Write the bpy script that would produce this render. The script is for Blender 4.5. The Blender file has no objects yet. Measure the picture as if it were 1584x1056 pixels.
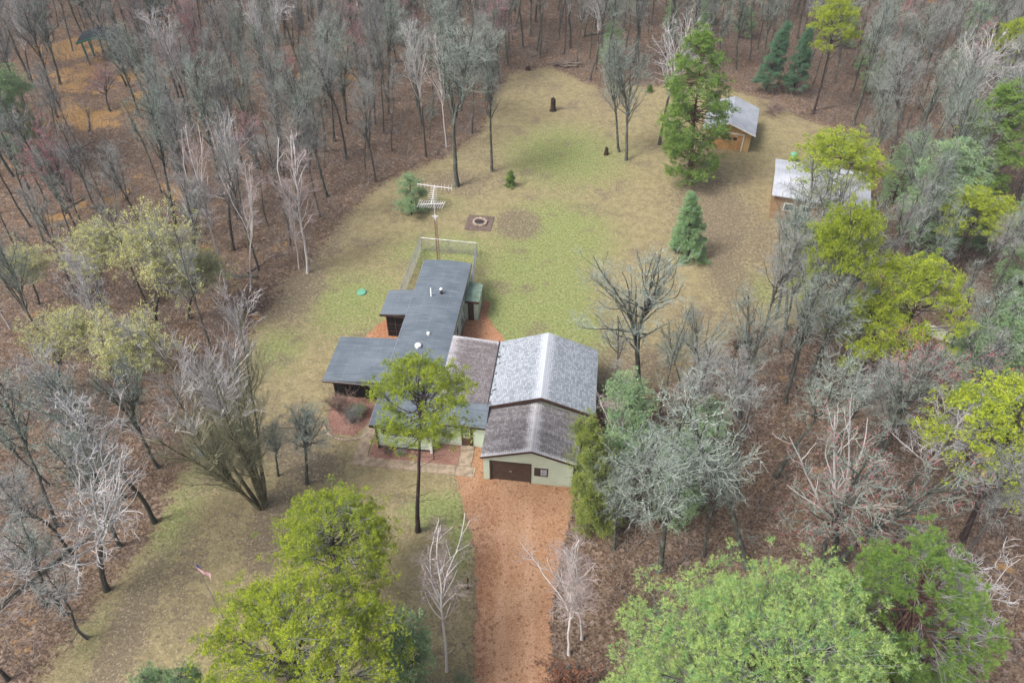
import bpy, math, random
import numpy as np
from mathutils import Matrix, Vector, Euler, Quaternion
PI = math.pi
scene = bpy.context.scene
C = scene.collection

# ---------------------------------------------------------------- camera
cam = bpy.data.cameras.new('camera'); camo = bpy.data.objects.new('camera', cam); C.objects.link(camo)
DEP, ROLL, CAMH = math.radians(43.0), math.radians(0.5), 42.0
cam.sensor_width = 36.0; cam.lens = 1150.0 / 1584.0 * 36.0; cam.clip_start = 0.5; cam.clip_end = 4000
camo.location = (0, 0, CAMH)
camo.matrix_world = Matrix.Translation((0, 0, CAMH)) @ Matrix.Rotation(PI / 2 - DEP, 4, 'X') @ Matrix.Rotation(ROLL, 4, 'Z')
scene.camera = camo
HAZE = 0.0004
# ---------------------------------------------------------------- world and sun (overcast)
SUN_EL, SUN_AZ = math.radians(52), math.radians(-120)
w = bpy.data.worlds.new('World'); scene.world = w; w.use_nodes = True
nt = w.node_tree; nt.nodes.clear()
wo = nt.nodes.new('ShaderNodeOutputWorld'); bg = nt.nodes.new('ShaderNodeBackground'); sky = nt.nodes.new('ShaderNodeTexSky')
sky.sky_type = 'NISHITA'; sky.sun_disc = False; sky.sun_elevation = SUN_EL; sky.sun_rotation = SUN_AZ
sky.air_density = 0.6; sky.dust_density = 6.0; sky.ozone_density = 0.6
bg.inputs['Strength'].default_value = 0.12
nt.links.new(sky.outputs[0], bg.inputs[0]); nt.links.new(bg.outputs[0], wo.inputs[0])
sl = bpy.data.lights.new('sun', 'SUN'); sl.energy = 1.5; sl.angle = math.radians(18); sl.color = (1.0, 0.99, 0.975)
so = bpy.data.objects.new('sun', sl); C.objects.link(so)
sd = Vector((math.sin(SUN_AZ) * math.cos(SUN_EL), math.cos(SUN_AZ) * math.cos(SUN_EL), math.sin(SUN_EL)))
so.rotation_euler = sd.to_track_quat('Z', 'Y').to_euler(); so.location = (0, 0, 80)
vs = scene.view_settings
vs.view_transform = 'Standard'; vs.look = 'None'; vs.gamma = 1.0; vs.use_curve_mapping = False
vs.exposure = 0.86

# ---------------------------------------------------------------- materials
class NT:
    def __init__(s, name, rough=0.9, spec=0.2):
        s.m = bpy.data.materials.new(name); s.m.use_nodes = True; s.t = s.m.node_tree
        s.b = s.t.nodes['Principled BSDF']; s.b.inputs['Roughness'].default_value = rough
        s.b.inputs['Specular IOR Level'].default_value = spec
    def n(s, typ, **kw):
        nd = s.t.nodes.new('ShaderNode' + typ)
        for k, v in kw.items(): setattr(nd, k, v)
        return nd
    def l(s, a, b): s.t.links.new(a, b)
    def val(s, v):
        return v
    def setin(s, sock, v):
        if hasattr(v, 'is_output') or isinstance(v, bpy.types.NodeSocket): s.l(v, sock)
        else:
            if sock.type == 'RGBA' and len(v) == 3: v = (*v, 1)
            sock.default_value = v
    def math(s, op, a, b=0.0, clamp=False):
        nd = s.n('Math', operation=op, use_clamp=clamp); s.setin(nd.inputs[0], a); s.setin(nd.inputs[1], b); return nd.outputs[0]
    def mix(s, f, a, b, mode='MIX'):
        nd = s.n('Mix', data_type='RGBA', blend_type=mode)
        s.setin(nd.inputs[0], f); s.setin(nd.inputs[6], a); s.setin(nd.inputs[7], b); return nd.outputs[2]
    def noise(s, vec, scale, detail=3.0, rough=0.55):
        nd = s.n('TexNoise'); s.l(vec, nd.inputs['Vector']); nd.inputs['Scale'].default_value = scale
        nd.inputs['Detail'].default_value = detail; nd.inputs['Roughness'].default_value = rough; return nd.outputs[0]
    def ramp(s, v, lo, hi):
        nd = s.n('MapRange', interpolation_type='SMOOTHSTEP'); s.setin(nd.inputs[0], v)
        nd.inputs[1].default_value = lo; nd.inputs[2].default_value = hi; return nd.outputs[0]
    def cells(s, vec, scale, rnd=1.0):
        nd = s.n('TexVoronoi'); s.l(vec, nd.inputs['Vector']); nd.inputs['Scale'].default_value = scale
        nd.inputs['Randomness'].default_value = rnd
        sp = s.n('SeparateColor'); s.l(nd.outputs['Color'], sp.inputs[0]); return sp.outputs[0], nd.outputs['Distance']
    def obj(s): return s.n('TexCoord').outputs['Object']
    def mapping(s, vec, scale=(1, 1, 1), rot=(0, 0, 0), loc=(0, 0, 0)):
        nd = s.n('Mapping'); s.l(vec, nd.inputs[0]); nd.inputs['Scale'].default_value = scale
        nd.inputs['Rotation'].default_value = rot; nd.inputs['Location'].default_value = loc; return nd.outputs[0]
    def bump(s, h, strength=0.4, dist=0.02):
        nd = s.n('Bump'); s.l(h, nd.inputs['Height']); nd.inputs['Strength'].default_value = strength
        nd.inputs['Distance'].default_value = dist; s.l(nd.outputs[0], s.b.inputs['Normal'])
    def out(s, col): s.setin(s.b.inputs['Base Color'], col); return s.m

def plain(name, col, rough=0.7, var=0.12, scale=3.0, metal=0.0, spec=0.3):
    m = NT(name, rough, spec); v = m.obj()
    f = m.noise(v, scale, 4.0)
    lo = tuple(c * (1 - var * 1.6) for c in col); hi = tuple(min(1, c * (1 + var * 1.2)) for c in col)
    m.b.inputs['Metallic'].default_value = metal
    return m.out(m.mix(m.ramp(f, 0.3, 0.7), lo, hi))

def ground_material():
    m = NT('ground_cover', 0.95, 0.1); v = m.obj()
    at = m.n('Attribute', attribute_name='cover'); sp = m.n('SeparateColor'); m.l(at.outputs['Color'], sp.inputs[0])
    lawn, green, leafy = sp.outputs[0], sp.outputs[1], sp.outputs[2]
    straw = at.outputs['Alpha']
    n1 = m.noise(v, 0.30, 4, .6); n2 = m.noise(v, 1.3, 5, .7); n3 = m.noise(v, 4.5, 4, .8); n4 = m.noise(m.mapping(v, loc=(7, 3, 0)), 2.4, 5, .75)
    c1, d1 = m.cells(v, 4.5); c2, d2 = m.cells(v, 9.0)
    # grass: straw, olive and green
    g = m.mix(m.ramp(n2, .40, .60), (0.362, 0.312, 0.172), (0.272, 0.238, 0.130))
    g = m.mix(m.math('MULTIPLY', m.ramp(n3, .52, .68), .45), g, (0.47, 0.40, 0.24))
    gg = m.mix(m.ramp(n3, .40, .62), (0.185, 0.245, 0.075), (0.335, 0.385, 0.150))
    gf = m.math('ADD', m.math('MULTIPLY', green, 1.15), m.math('MULTIPLY', m.math('SUBTRACT', n4, .5), 1.6))
    g = m.mix(m.math('MULTIPLY', m.ramp(gf, .22, .62), .88), g, gg)
    lf = m.math('ADD', leafy, m.math('MULTIPLY', m.math('SUBTRACT', n4, .5), 2.4))
    lf2 = m.math('ADD', m.math('MULTIPLY', m.ramp(n1, .54, .66), .7), m.ramp(lf, .35, .75), clamp=True)
    br = m.mix(c2, (0.165, 0.135, 0.098), (0.255, 0.208, 0.150))
    g = m.mix(m.math('MULTIPLY', m.math('MULTIPLY', lf2, .88), m.ramp(n3, .74, .50)), g, br)
    g = m.mix(m.math('MULTIPLY', m.ramp(n3, .46, .34), .50), g, (0.135, 0.115, 0.060))
    g = m.mix(m.math('MULTIPLY', m.ramp(c2, .84, .95), .35), g, (0.55, 0.47, 0.31))
    # leaf litter
    l0 = m.mix(m.ramp(n2, .40, .60), (0.150, 0.098, 0.068), (0.205, 0.148, 0.100))
    l0 = m.mix(m.ramp(n1, .45, .60), l0, (0.155, 0.115, 0.092))
    l0 = m.mix(m.math('MULTIPLY', m.ramp(n4, .56, .68), .6), l0, (0.20, 0.15, 0.085))
    l0 = m.mix(m.math('MULTIPLY', m.ramp(c2, .55, .95), .62), l0, (0.335, 0.255, 0.185))
    l0 = m.mix(m.math('MULTIPLY', m.ramp(c2, .42, .05), .7), l0, (0.060, 0.040, 0.032))
    l0 = m.mix(m.math('MULTIPLY', m.ramp(n3, .53, .66), .6), l0, (0.085, 0.055, 0.036))
    l0 = m.mix(m.math('MULTIPLY', m.ramp(c1, .90, .96), .5), l0, (0.42, 0.33, 0.27))
    ps = m.ramp(m.math('ADD', straw, m.math('ADD', m.math('MULTIPLY', m.math('SUBTRACT', n4, .5), 1.2), m.math('MULTIPLY', m.math('SUBTRACT', n1, .5), 3.0))), .4, .7)
    l0 = m.mix(ps, l0, m.mix(m.ramp(n3, .4, .6), (0.46, 0.29, 0.12), (0.27, 0.17, 0.08)))
    e = m.math('ADD', lawn, m.math('MULTIPLY', m.math('SUBTRACT', n2, .5), 1.3))
    e = m.math('ADD', e, m.math('MULTIPLY', m.math('SUBTRACT', n3, .5), .9))
    m.bump(m.math('ADD', n3, m.math('MULTIPLY', c2, .5)), .9, .15)
    return m.out(m.mix(m.ramp(e, .34, .66), l0, g))

def gravel_material(name, a, b, c, big=.5, tracks=False):
    m = NT(name, 0.95, 0.1); v = m.obj()
    n1 = m.noise(v, big, 4, .6); n2 = m.noise(v, 3.0, 4, .6); c1, d1 = m.cells(v, 18.0); c2, d2 = m.cells(v, 7.0)
    k = m.mix(m.ramp(n1, .35, .65), a, b)
    k = m.mix(m.math('MULTIPLY', m.ramp(n2, .5, .7), .6), k, c)
    if tracks:     # two compacted wheel tracks and a leafy crown between them
        sx = m.n('SeparateXYZ'); m.l(v, sx.inputs[0])
        xx = m.math('ADD', sx.outputs[0], m.math('MULTIPLY', m.math('SUBTRACT', n1, .5), 1.2))
        tr_ = m.math('ABSOLUTE', m.math('SUBTRACT', m.math('ABSOLUTE', m.math('SUBTRACT', xx, .35)), .85))
        near = m.ramp(sx.outputs[1], 31.0, 27.0)
        k = m.mix(m.math('MULTIPLY', m.math('MULTIPLY', m.ramp(tr_, .38, .12), near), .55), k, (0.47, 0.295, 0.190))
        k = m.mix(m.math('MULTIPLY', m.math('MULTIPLY', m.ramp(m.math('ABSOLUTE', m.math('SUBTRACT', xx, -1.6)), .7, .2), near), m.math('MULTIPLY', m.ramp(n2, .42, .6), .7)), k, (0.24, 0.115, 0.070))
    k = m.mix(m.math('MULTIPLY', m.ramp(c1, .6, 1.0), .45), k, tuple(min(1, x * 1.35 + .05) for x in b))
    k = m.mix(m.math('MULTIPLY', m.ramp(c1, .25, .0), .5), k, tuple(x * .5 for x in a))
    k = m.mix(m.math('MULTIPLY', m.ramp(c2, .93, .97), .6), k, (0.16, 0.075, 0.045))
    k = m.mix(m.math('MULTIPLY', m.ramp(m.noise(v, 5.5, 4, .8), .54, .66), .45), k, tuple(x * .55 for x in c))
    m.bump(c1, .5, .03)
    return m.out(k)

def bark(name, dark, light, amount=.5, scale=3.0, zstretch=.35, upper=0.0):
    m = NT(name, 0.95, 0.05); v = m.mapping(m.obj(), (1, 1, zstretch))
    n = m.noise(v, scale, 5, .7); n2 = m.noise(v, scale * 6, 3, .7)
    if upper:      # smooth pale bark above, rough dark bark on the lower bole
        sz = m.n('SeparateXYZ'); m.l(m.obj(), sz.inputs[0]); n = m.math('ADD', n, m.math('SUBTRACT', m.math('MULTIPLY', m.ramp(sz.outputs[2], upper * .5, upper * 1.3), .5), .25))
    k = m.mix(m.ramp(n, 1 - amount - .12, 1 - amount + .1), dark, light)
    k = m.mix(m.math('MULTIPLY', m.ramp(n2, .5, .7), .55), k, tuple(x * .45 for x in dark))
    r = m.n('ObjectInfo').outputs['Random']
    k = m.mix(m.math('MULTIPLY', r, .25), k, tuple(x * .6 for x in dark))
    m.bump(n2, .6, .03)
    return m.out(k)

def twig(name, a, b):
    m = NT(name, 0.95, 0.05)
    gi = m.n('NewGeometry').outputs['Random Per Island']; r = m.n('ObjectInfo').outputs['Random']
    k = m.mix(gi, a, b)
    k = m.mix(m.math('MULTIPLY', m.ramp(r, .3, 1.0), .45), k, tuple((x * .5 + y * .5) * .62 for x, y in zip(a, b)))
    return m.out(k)

def foliage(name, a, b, c, trans=.0):
    """a, b: leaf colours; c: the duller clumps"""
    m = NT(name, 0.75, 0.15)
    v = m.obj(); n = m.noise(v, 1.9, 4, .7)
    gi = m.n('NewGeometry').outputs['Random Per Island']; r = m.n('ObjectInfo').outputs['Random']
    k = m.mix(gi, a, b)
    k = m.mix(m.math('MULTIPLY', m.ramp(n, .44, .62), .8), k, c)
    k = m.mix(m.math('MULTIPLY', r, .22), k, c)
    m.out(k)
    if trans > 0:
        tr = m.n('BsdfTranslucent'); m.l(k, tr.inputs[0]); mx = m.n('MixShader'); mx.inputs[0].default_value = trans
        m.l(m.b.outputs[0], mx.inputs[1]); m.l(tr.outputs[0], mx.inputs[2])
        m.l(mx.outputs[0], m.t.nodes['Material Output'].inputs[0])
    return m.m

def membrane():
    m = NT('roof_membrane', 0.55, 0.4); v = m.obj()
    s1 = m.noise(m.mapping(v, (.5, 5.0, 1)), 1.2, 4, .6); n = m.noise(v, .6, 4, .6); n2 = m.noise(v, 9, 3, .6)
    k = m.mix(m.ramp(n, .3, .7), (0.100, 0.132, 0.160), (0.150, 0.185, 0.215))
    k = m.mix(m.math('MULTIPLY', m.ramp(s1, .52, .68), .45), k, (0.23, 0.27, 0.305))
    k = m.mix(m.math('MULTIPLY', m.ramp(s1, .46, .34), .4), k, (0.065, 0.088, 0.11))
    sx = m.n('SeparateXYZ'); m.l(v, sx.inputs[0])
    q = m.math('ABSOLUTE', m.math('SUBTRACT', m.math('FRACT', m.math('MULTIPLY', sx.outputs[0], .95)), .5))
    k = m.mix(m.math('MULTIPLY', m.ramp(q, .485, .497), m.math('MULTIPLY', m.ramp(n2, .45, .6), .5)), k, (0.42, 0.45, 0.5))
    k = m.mix(m.math('MULTIPLY', m.ramp(n2, .62, .72), .3), k, (0.4, 0.43, 0.47))
    m.bump(s1, .3, .03)
    return m.out(k)

def shingles(name, dark, pale_sheen, base_pale, wl=.28, wh=.14, ridge=None, edge=None, lean=0.0, patch=1.0, tabw=.5):
    """dark shingle rows with pale mottling and sky sheen painted along the ridge; ridge = (x, width), edge = (y, width)"""
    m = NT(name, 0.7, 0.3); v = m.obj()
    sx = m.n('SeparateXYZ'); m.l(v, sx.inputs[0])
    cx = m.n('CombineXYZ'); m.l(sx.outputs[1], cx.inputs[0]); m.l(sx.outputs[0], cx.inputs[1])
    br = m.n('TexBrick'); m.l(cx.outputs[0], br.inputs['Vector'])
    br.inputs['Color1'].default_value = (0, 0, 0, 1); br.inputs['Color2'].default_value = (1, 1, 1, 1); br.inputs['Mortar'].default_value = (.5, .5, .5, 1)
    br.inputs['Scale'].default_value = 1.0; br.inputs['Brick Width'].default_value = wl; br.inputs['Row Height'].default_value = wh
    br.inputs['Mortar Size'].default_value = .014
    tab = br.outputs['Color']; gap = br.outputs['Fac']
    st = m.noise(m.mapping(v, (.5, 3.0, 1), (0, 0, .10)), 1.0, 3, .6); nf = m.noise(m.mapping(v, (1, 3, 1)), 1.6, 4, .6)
    f = m.math('ADD', m.math('MULTIPLY', m.math('SUBTRACT', st, .5), patch), base_pale)
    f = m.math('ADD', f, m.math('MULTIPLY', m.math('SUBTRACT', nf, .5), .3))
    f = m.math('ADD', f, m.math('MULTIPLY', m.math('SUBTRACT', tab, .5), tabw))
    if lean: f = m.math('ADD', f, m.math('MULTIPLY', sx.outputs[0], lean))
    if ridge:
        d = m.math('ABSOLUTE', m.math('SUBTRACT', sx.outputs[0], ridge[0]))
        f = m.math('ADD', f, m.math('MULTIPLY', m.ramp(d, ridge[1], 0.0), .62))  # wet sky reflection at the ridge, painted into the base colour
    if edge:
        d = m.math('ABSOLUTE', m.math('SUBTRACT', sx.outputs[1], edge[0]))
        f = m.math('ADD', f, m.math('MULTIPLY', m.ramp(d, edge[1], 0.0), .7))  # paler towards one end of the roof
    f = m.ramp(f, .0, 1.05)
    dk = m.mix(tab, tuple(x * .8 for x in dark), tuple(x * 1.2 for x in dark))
    k = m.mix(f, dk, pale_sheen)  # pale mottling and the painted ridge sheen share this colour
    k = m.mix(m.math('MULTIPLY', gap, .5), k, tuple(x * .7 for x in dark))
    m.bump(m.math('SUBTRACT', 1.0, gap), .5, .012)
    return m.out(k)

def siding(name, col):
    m = NT(name, 0.6, 0.3); v = m.obj(); sx = m.n('SeparateXYZ'); m.l(v, sx.inputs[0])
    z = m.math('FRACT', m.math('MULTIPLY', sx.outputs[2], 1 / .19))
    n = m.noise(v, 1.3, 4, .6)
    k = m.mix(m.ramp(n, .3, .7), tuple(c * .9 for c in col), col)
    k = m.mix(m.math('MULTIPLY', m.ramp(z, .16, .04), .6), k, tuple(c * .45 for c in col))
    k = m.mix(m.math('MULTIPLY', m.ramp(sx.outputs[2], .35, .0), m.math('MULTIPLY', m.ramp(n, .4, .6), .45)), k, (0.34, 0.22, 0.14))
    m.bump(z, .6, .02)
    return m.out(k)

def boards(name, a, b, axis=0, w=.15):
    m = NT(name, 0.85, 0.1); v = m.obj(); sx = m.n('SeparateXYZ'); m.l(v, sx.inputs[0])
    q = m.math('MULTIPLY', sx.outputs[axis], 1 / w)
    fr = m.math('FRACT', q); fl = m.math('FLOOR', q)
    wn = m.n('TexWhiteNoise', noise_dimensions='1D'); m.l(fl, wn.inputs['W'])
    n = m.noise(v, 4, 4, .6)
    k = m.mix(m.math('ADD', m.math('MULTIPLY', wn.outputs[0], .6), m.math('MULTIPLY', n, .4)), a, b)
    k = m.mix(m.math('MULTIPLY', m.ramp(fr, .12, .03), .7), k, tuple(x * .35 for x in a))
    m.bump(fr, .4, .01)
    return m.out(k)

def ribbed_metal(name, col, axis=1):
    m = NT(name, 0.45, 0.5); v = m.obj(); sx = m.n('SeparateXYZ'); m.l(v, sx.inputs[0])
    fr = m.math('FRACT', m.math('MULTIPLY', sx.outputs[axis], 1 / .35))
    n = m.noise(v, .8, 4, .6); n2 = m.noise(v, 7, 3, .7)
    k = m.mix(m.ramp(n, .35, .65), tuple(c * .8 for c in col), col)
    k = m.mix(m.math('MULTIPLY', m.ramp(fr, .14, .04), .45), k, tuple(c * .45 for c in col))
    k = m.mix(m.math('MULTIPLY', m.ramp(n2, .6, .7), .35), k, (0.25, 0.19, 0.13))
    m.bump(fr, .4, .02)
    return m.out(k)

M = {}
M['ground'] = ground_material()
M['drive'] = gravel_material('red_gravel', (0.36, 0.175, 0.092), (0.43, 0.235, 0.135), (0.26, 0.118, 0.062), .35, True)
de = gravel_material('driveway_gravel', (0.345, 0.190, 0.105), (0.41, 0.255, 0.155), (0.25, 0.122, 0.070), .35, True)
t_ = de.node_tree; at_ = t_.nodes.new('ShaderNodeAttribute'); at_.attribute_name = 'edge'; tc_ = t_.nodes.new('ShaderNodeTexCoord')
def nz_(scale, det, amp, prev):
    n_ = t_.nodes.new('ShaderNodeTexNoise'); n_.inputs['Scale'].default_value = scale; n_.inputs['Detail'].default_value = det; n_.inputs['Roughness'].default_value = .7
    t_.links.new(tc_.outputs['Object'], n_.inputs['Vector'])
    ma = t_.nodes.new('ShaderNodeMath'); ma.operation = 'MULTIPLY_ADD'; ma.inputs[1].default_value = amp; t_.links.new(n_.outputs[0], ma.inputs[0])
    sb = t_.nodes.new('ShaderNodeMath'); sb.operation = 'SUBTRACT'; sb.inputs[1].default_value = amp / 2; t_.links.new(prev, sb.inputs[0]); t_.links.new(sb.outputs[0], ma.inputs[2]); return ma.outputs[0]
e_ = nz_(1.2, 3, 1.0, at_.outputs['Fac']); e_ = nz_(6.0, 4, 1.3, e_)
gt_ = t_.nodes.new('ShaderNodeMath'); gt_.operation = 'GREATER_THAN'; gt_.inputs[1].default_value = 0.0; t_.links.new(e_, gt_.inputs[0])
t_.links.new(gt_.outputs[0], t_.nodes['Principled BSDF'].inputs['Alpha']); M['drive_edge'] = de
M['bed'] = gravel_material('bed_gravel', (0.245, 0.130, 0.10), (0.31, 0.185, 0.15), (0.16, 0.085, 0.065), .6)
M['concrete'] = plain('concrete', (0.34, 0.275, 0.20), .9, .2, 2.5)
M['pad'] = plain('dark_sand', (0.15, 0.115, 0.095), .95, .2, 3)
M['membrane'] = membrane()
M['siding'] = siding('pale_green_siding', (0.63, 0.76, 0.63))
M['cream'] = plain('cream_trim', (0.72, 0.72, 0.66), .5, .08)
M['white'] = plain('white_paint', (0.78, 0.79, 0.78), .5, .06)
M['brown'] = plain('brown_trim', (0.060, 0.033, 0.024), .5, .2)
M['darkwall'] = boards('dark_brown_wall', (0.009, 0.008, 0.008), (0.018, 0.015, 0.014), 0, .3)
M['doorbrown'] = plain('brown_door', (0.085, 0.048, 0.030), .5, .15)
M['gdoor'] = plain('garage_door_brown', (0.075, 0.050, 0.038), .5, .15)
M['glass'] = plain('dark_glass', (0.030, 0.035, 0.042), .08, .1, spec=.8)
M['palepane'] = plain('pale_pane', (0.36, 0.42, 0.48), .12, .1, spec=.8)
M['galv'] = plain('galvanised', (0.45, 0.47, 0.49), .4, .15, metal=.6)
M['alu'] = plain('aluminium', (0.72, 0.72, 0.72), .4, .05)
M['rust'] = plain('rusty_steel', (0.30, 0.17, 0.12), .8, .25)
M['black'] = plain('black_rubber', (0.02, 0.02, 0.022), .6, .2)
M['greenroof'] = gravel_material('mossy_roof', (0.10, 0.17, 0.13), (0.22, 0.30, 0.25), (0.13, 0.19, 0.11), 1.2)
M['greenlid'] = plain('green_plastic', (0.14, 0.40, 0.27), .5, .1)
M['yellow'] = boards('yellow_board', (0.50, 0.33, 0.14), (0.60, 0.42, 0.19), 0, .4)
M['orange'] = boards('orange_log', (0.27, 0.175, 0.10), (0.36, 0.245, 0.15), 2, .22)
M['orangedoor'] = plain('orange_panel', (0.50, 0.29, 0.12), .6, .15)
M['metalroof'] = ribbed_metal('grey_metal_roof', (0.43, 0.47, 0.52), 1)
M['whiteroof'] = ribbed_metal('white_metal_roof', (0.50, 0.54, 0.60), 0)
M['hutgreen'] = plain('hut_green', (0.035, 0.16, 0.12), .6, .15)
M['hutroof'] = plain('hut_roof', (0.035, 0.05, 0.06), .7, .2)
M['stone'] = plain('stone', (0.42, 0.34, 0.27), .9, .3, 5)
M['ash'] = plain('ash', (0.045, 0.04, 0.042), .95, .4, 9)
M['weathered'] = boards('weathered_boards', (0.40, 0.40, 0.32), (0.58, 0.58, 0.50), 0, .16)
M['bluetarp'] = plain('blue_tarp', (0.06, 0.085, 0.13), .5, .2)
M['pedestal'] = plain('blue_grey_box', (0.36, 0.43, 0.52), .5, .12)
M['deadwood'] = bark('dead_wood', (0.12, 0.09, 0.07), (0.26, 0.22, 0.19), .5, 5)
M['stumpwood'] = bark('stump_wood', (0.050, 0.033, 0.027), (0.13, 0.085, 0.06), .4, 6)
M['sheen_grey'] = shingles('pale_sheen_grey_shingles', (0.19, 0.225, 0.26), (0.52, 0.565, 0.62), .52, .20, .14, ridge=(4.2, .8), lean=-.02, patch=.14, tabw=.36)  # whitish ridge band is painted sky reflection, here and on the next two
M['sheen_brown'] = shingles('pale_sheen_brown_shingles', (0.145, 0.136, 0.140), (0.55, 0.56, 0.58), .24, .18, .14, ridge=(3.95, .75), edge=(-7.45, .40), patch=.75, tabw=.26)
M['sheen_link'] = shingles('pale_sheen_link_shingles', (0.155, 0.138, 0.140), (0.55, 0.55, 0.57), .18, .18, .14, ridge=(-3.3, 1.3), edge=(3.5, .5), patch=.75, tabw=.22)
# flag
m_ = NT('flag_cloth', .8, .1); v_ = m_.obj(); sx_ = m_.n('SeparateXYZ'); m_.l(v_, sx_.inputs[0])
st_ = m_.math('GREATER_THAN', m_.math('FRACT', m_.math('MULTIPLY', sx_.outputs[2], 6.5 / .62)), .5)
k_ = m_.mix(st_, (0.42, 0.015, 0.045), (0.72, 0.70, 0.74))
ca_ = m_.math('MULTIPLY', m_.math('LESS_THAN', sx_.outputs[0], .42), m_.math('GREATER_THAN', sx_.outputs[2], -.34))
M['flag'] = m_.out(m_.mix(ca_, k_, (0.04, 0.055, 0.16)))

M['bark_oak'] = bark('bark_oak', (0.095, 0.095, 0.082), (0.24, 0.30, 0.255), .42, 4)
M['bark_grey'] = bark('bark_grey', (0.100, 0.098, 0.090), (0.25, 0.265, 0.235), .38, 4)
M['bark_pale'] = bark('bark_pale', (0.085, 0.085, 0.072), (0.56, 0.55, 0.54), .5, 3, upper=6.0)
M['bark_birch'] = bark('bark_birch', (0.13, 0.11, 0.10), (0.80, 0.78, 0.76), .70, 6, 2.0)
M['bark_pine'] = bark('bark_pine', (0.060, 0.045, 0.042), (0.15, 0.13, 0.11), .40, 4)
M['bark_redpine'] = bark('bark_redpine', (0.105, 0.058, 0.048), (0.20, 0.13, 0.105), .45, 4)
M['bark_vase'] = bark('bark_vase', (0.145, 0.125, 0.080), (0.26, 0.27, 0.17), .45, 4)
M['tw_oak'] = twig('twig_lichen', (0.185, 0.222, 0.195), (0.375, 0.435, 0.385))
M['tw_grey'] = twig('twig_grey', (0.200, 0.210, 0.198), (0.400, 0.415, 0.400))
M['tw_pale'] = twig('twig_pale', (0.29, 0.29, 0.285), (0.56, 0.56, 0.565))
M['tw_birch'] = twig('twig_birch', (0.33, 0.275, 0.265), (0.50, 0.44, 0.43))
M['tw_vase'] = twig('twig_olive', (0.27, 0.275, 0.165), (0.42, 0.42, 0.31))
M['tw_vase2'] = twig('twig_grey_tip', (0.36, 0.35, 0.345), (0.52, 0.51, 0.505))
M['tw_brown'] = twig('twig_brown', (0.20, 0.145, 0.12), (0.34, 0.26, 0.22))
M['tw_dead'] = twig('twig_dead', (0.20, 0.215, 0.20), (0.34, 0.36, 0.345))
M['bud_red'] = foliage('red_buds', (0.55, 0.12, 0.14), (0.64, 0.22, 0.23), (0.42, 0.12, 0.13))
M['leaf_new'] = foliage('new_leaves', (0.58, 0.60, 0.20), (0.74, 0.74, 0.36), (0.46, 0.48, 0.18), .2)
M['lichen'] = foliage('lichen', (0.32, 0.40, 0.33), (0.50, 0.58, 0.50), (0.25, 0.32, 0.26))
M['leaf_jack'] = foliage('jack_needles', (0.30, 0.41, 0.035), (0.64, 0.70, 0.075), (0.15, 0.24, 0.05), .2)
M['leaf_redpine'] = foliage('red_pine_needles', (0.14, 0.29, 0.055), (0.40, 0.54, 0.12), (0.09, 0.19, 0.045), .18)
M['leaf_whitepine'] = foliage('white_pine_needles', (0.30, 0.47, 0.13), (0.66, 0.74, 0.24), (0.17, 0.36, 0.15), .2)
M['leaf_bluepine'] = foliage('blue_pine_needles', (0.24, 0.40, 0.20), (0.48, 0.60, 0.32), (0.18, 0.33, 0.18), .12)
M['leaf_spruce'] = foliage('spruce_needles', (0.17, 0.34, 0.11), (0.38, 0.54, 0.22), (0.28, 0.46, 0.30), .15)
M['leaf_fir'] = foliage('fir_needles', (0.075, 0.19, 0.10), (0.17, 0.33, 0.18), (0.11, 0.25, 0.16), .1)
M['leaf_cedar'] = foliage('cedar_fans', (0.22, 0.31, 0.065), (0.46, 0.50, 0.12), (0.14, 0.22, 0.06), .12)
M['leaf_brown'] = foliage('brown_leaves', (0.22, 0.085, 0.04), (0.38, 0.17, 0.09), (0.17, 0.07, 0.04), .1)

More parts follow.
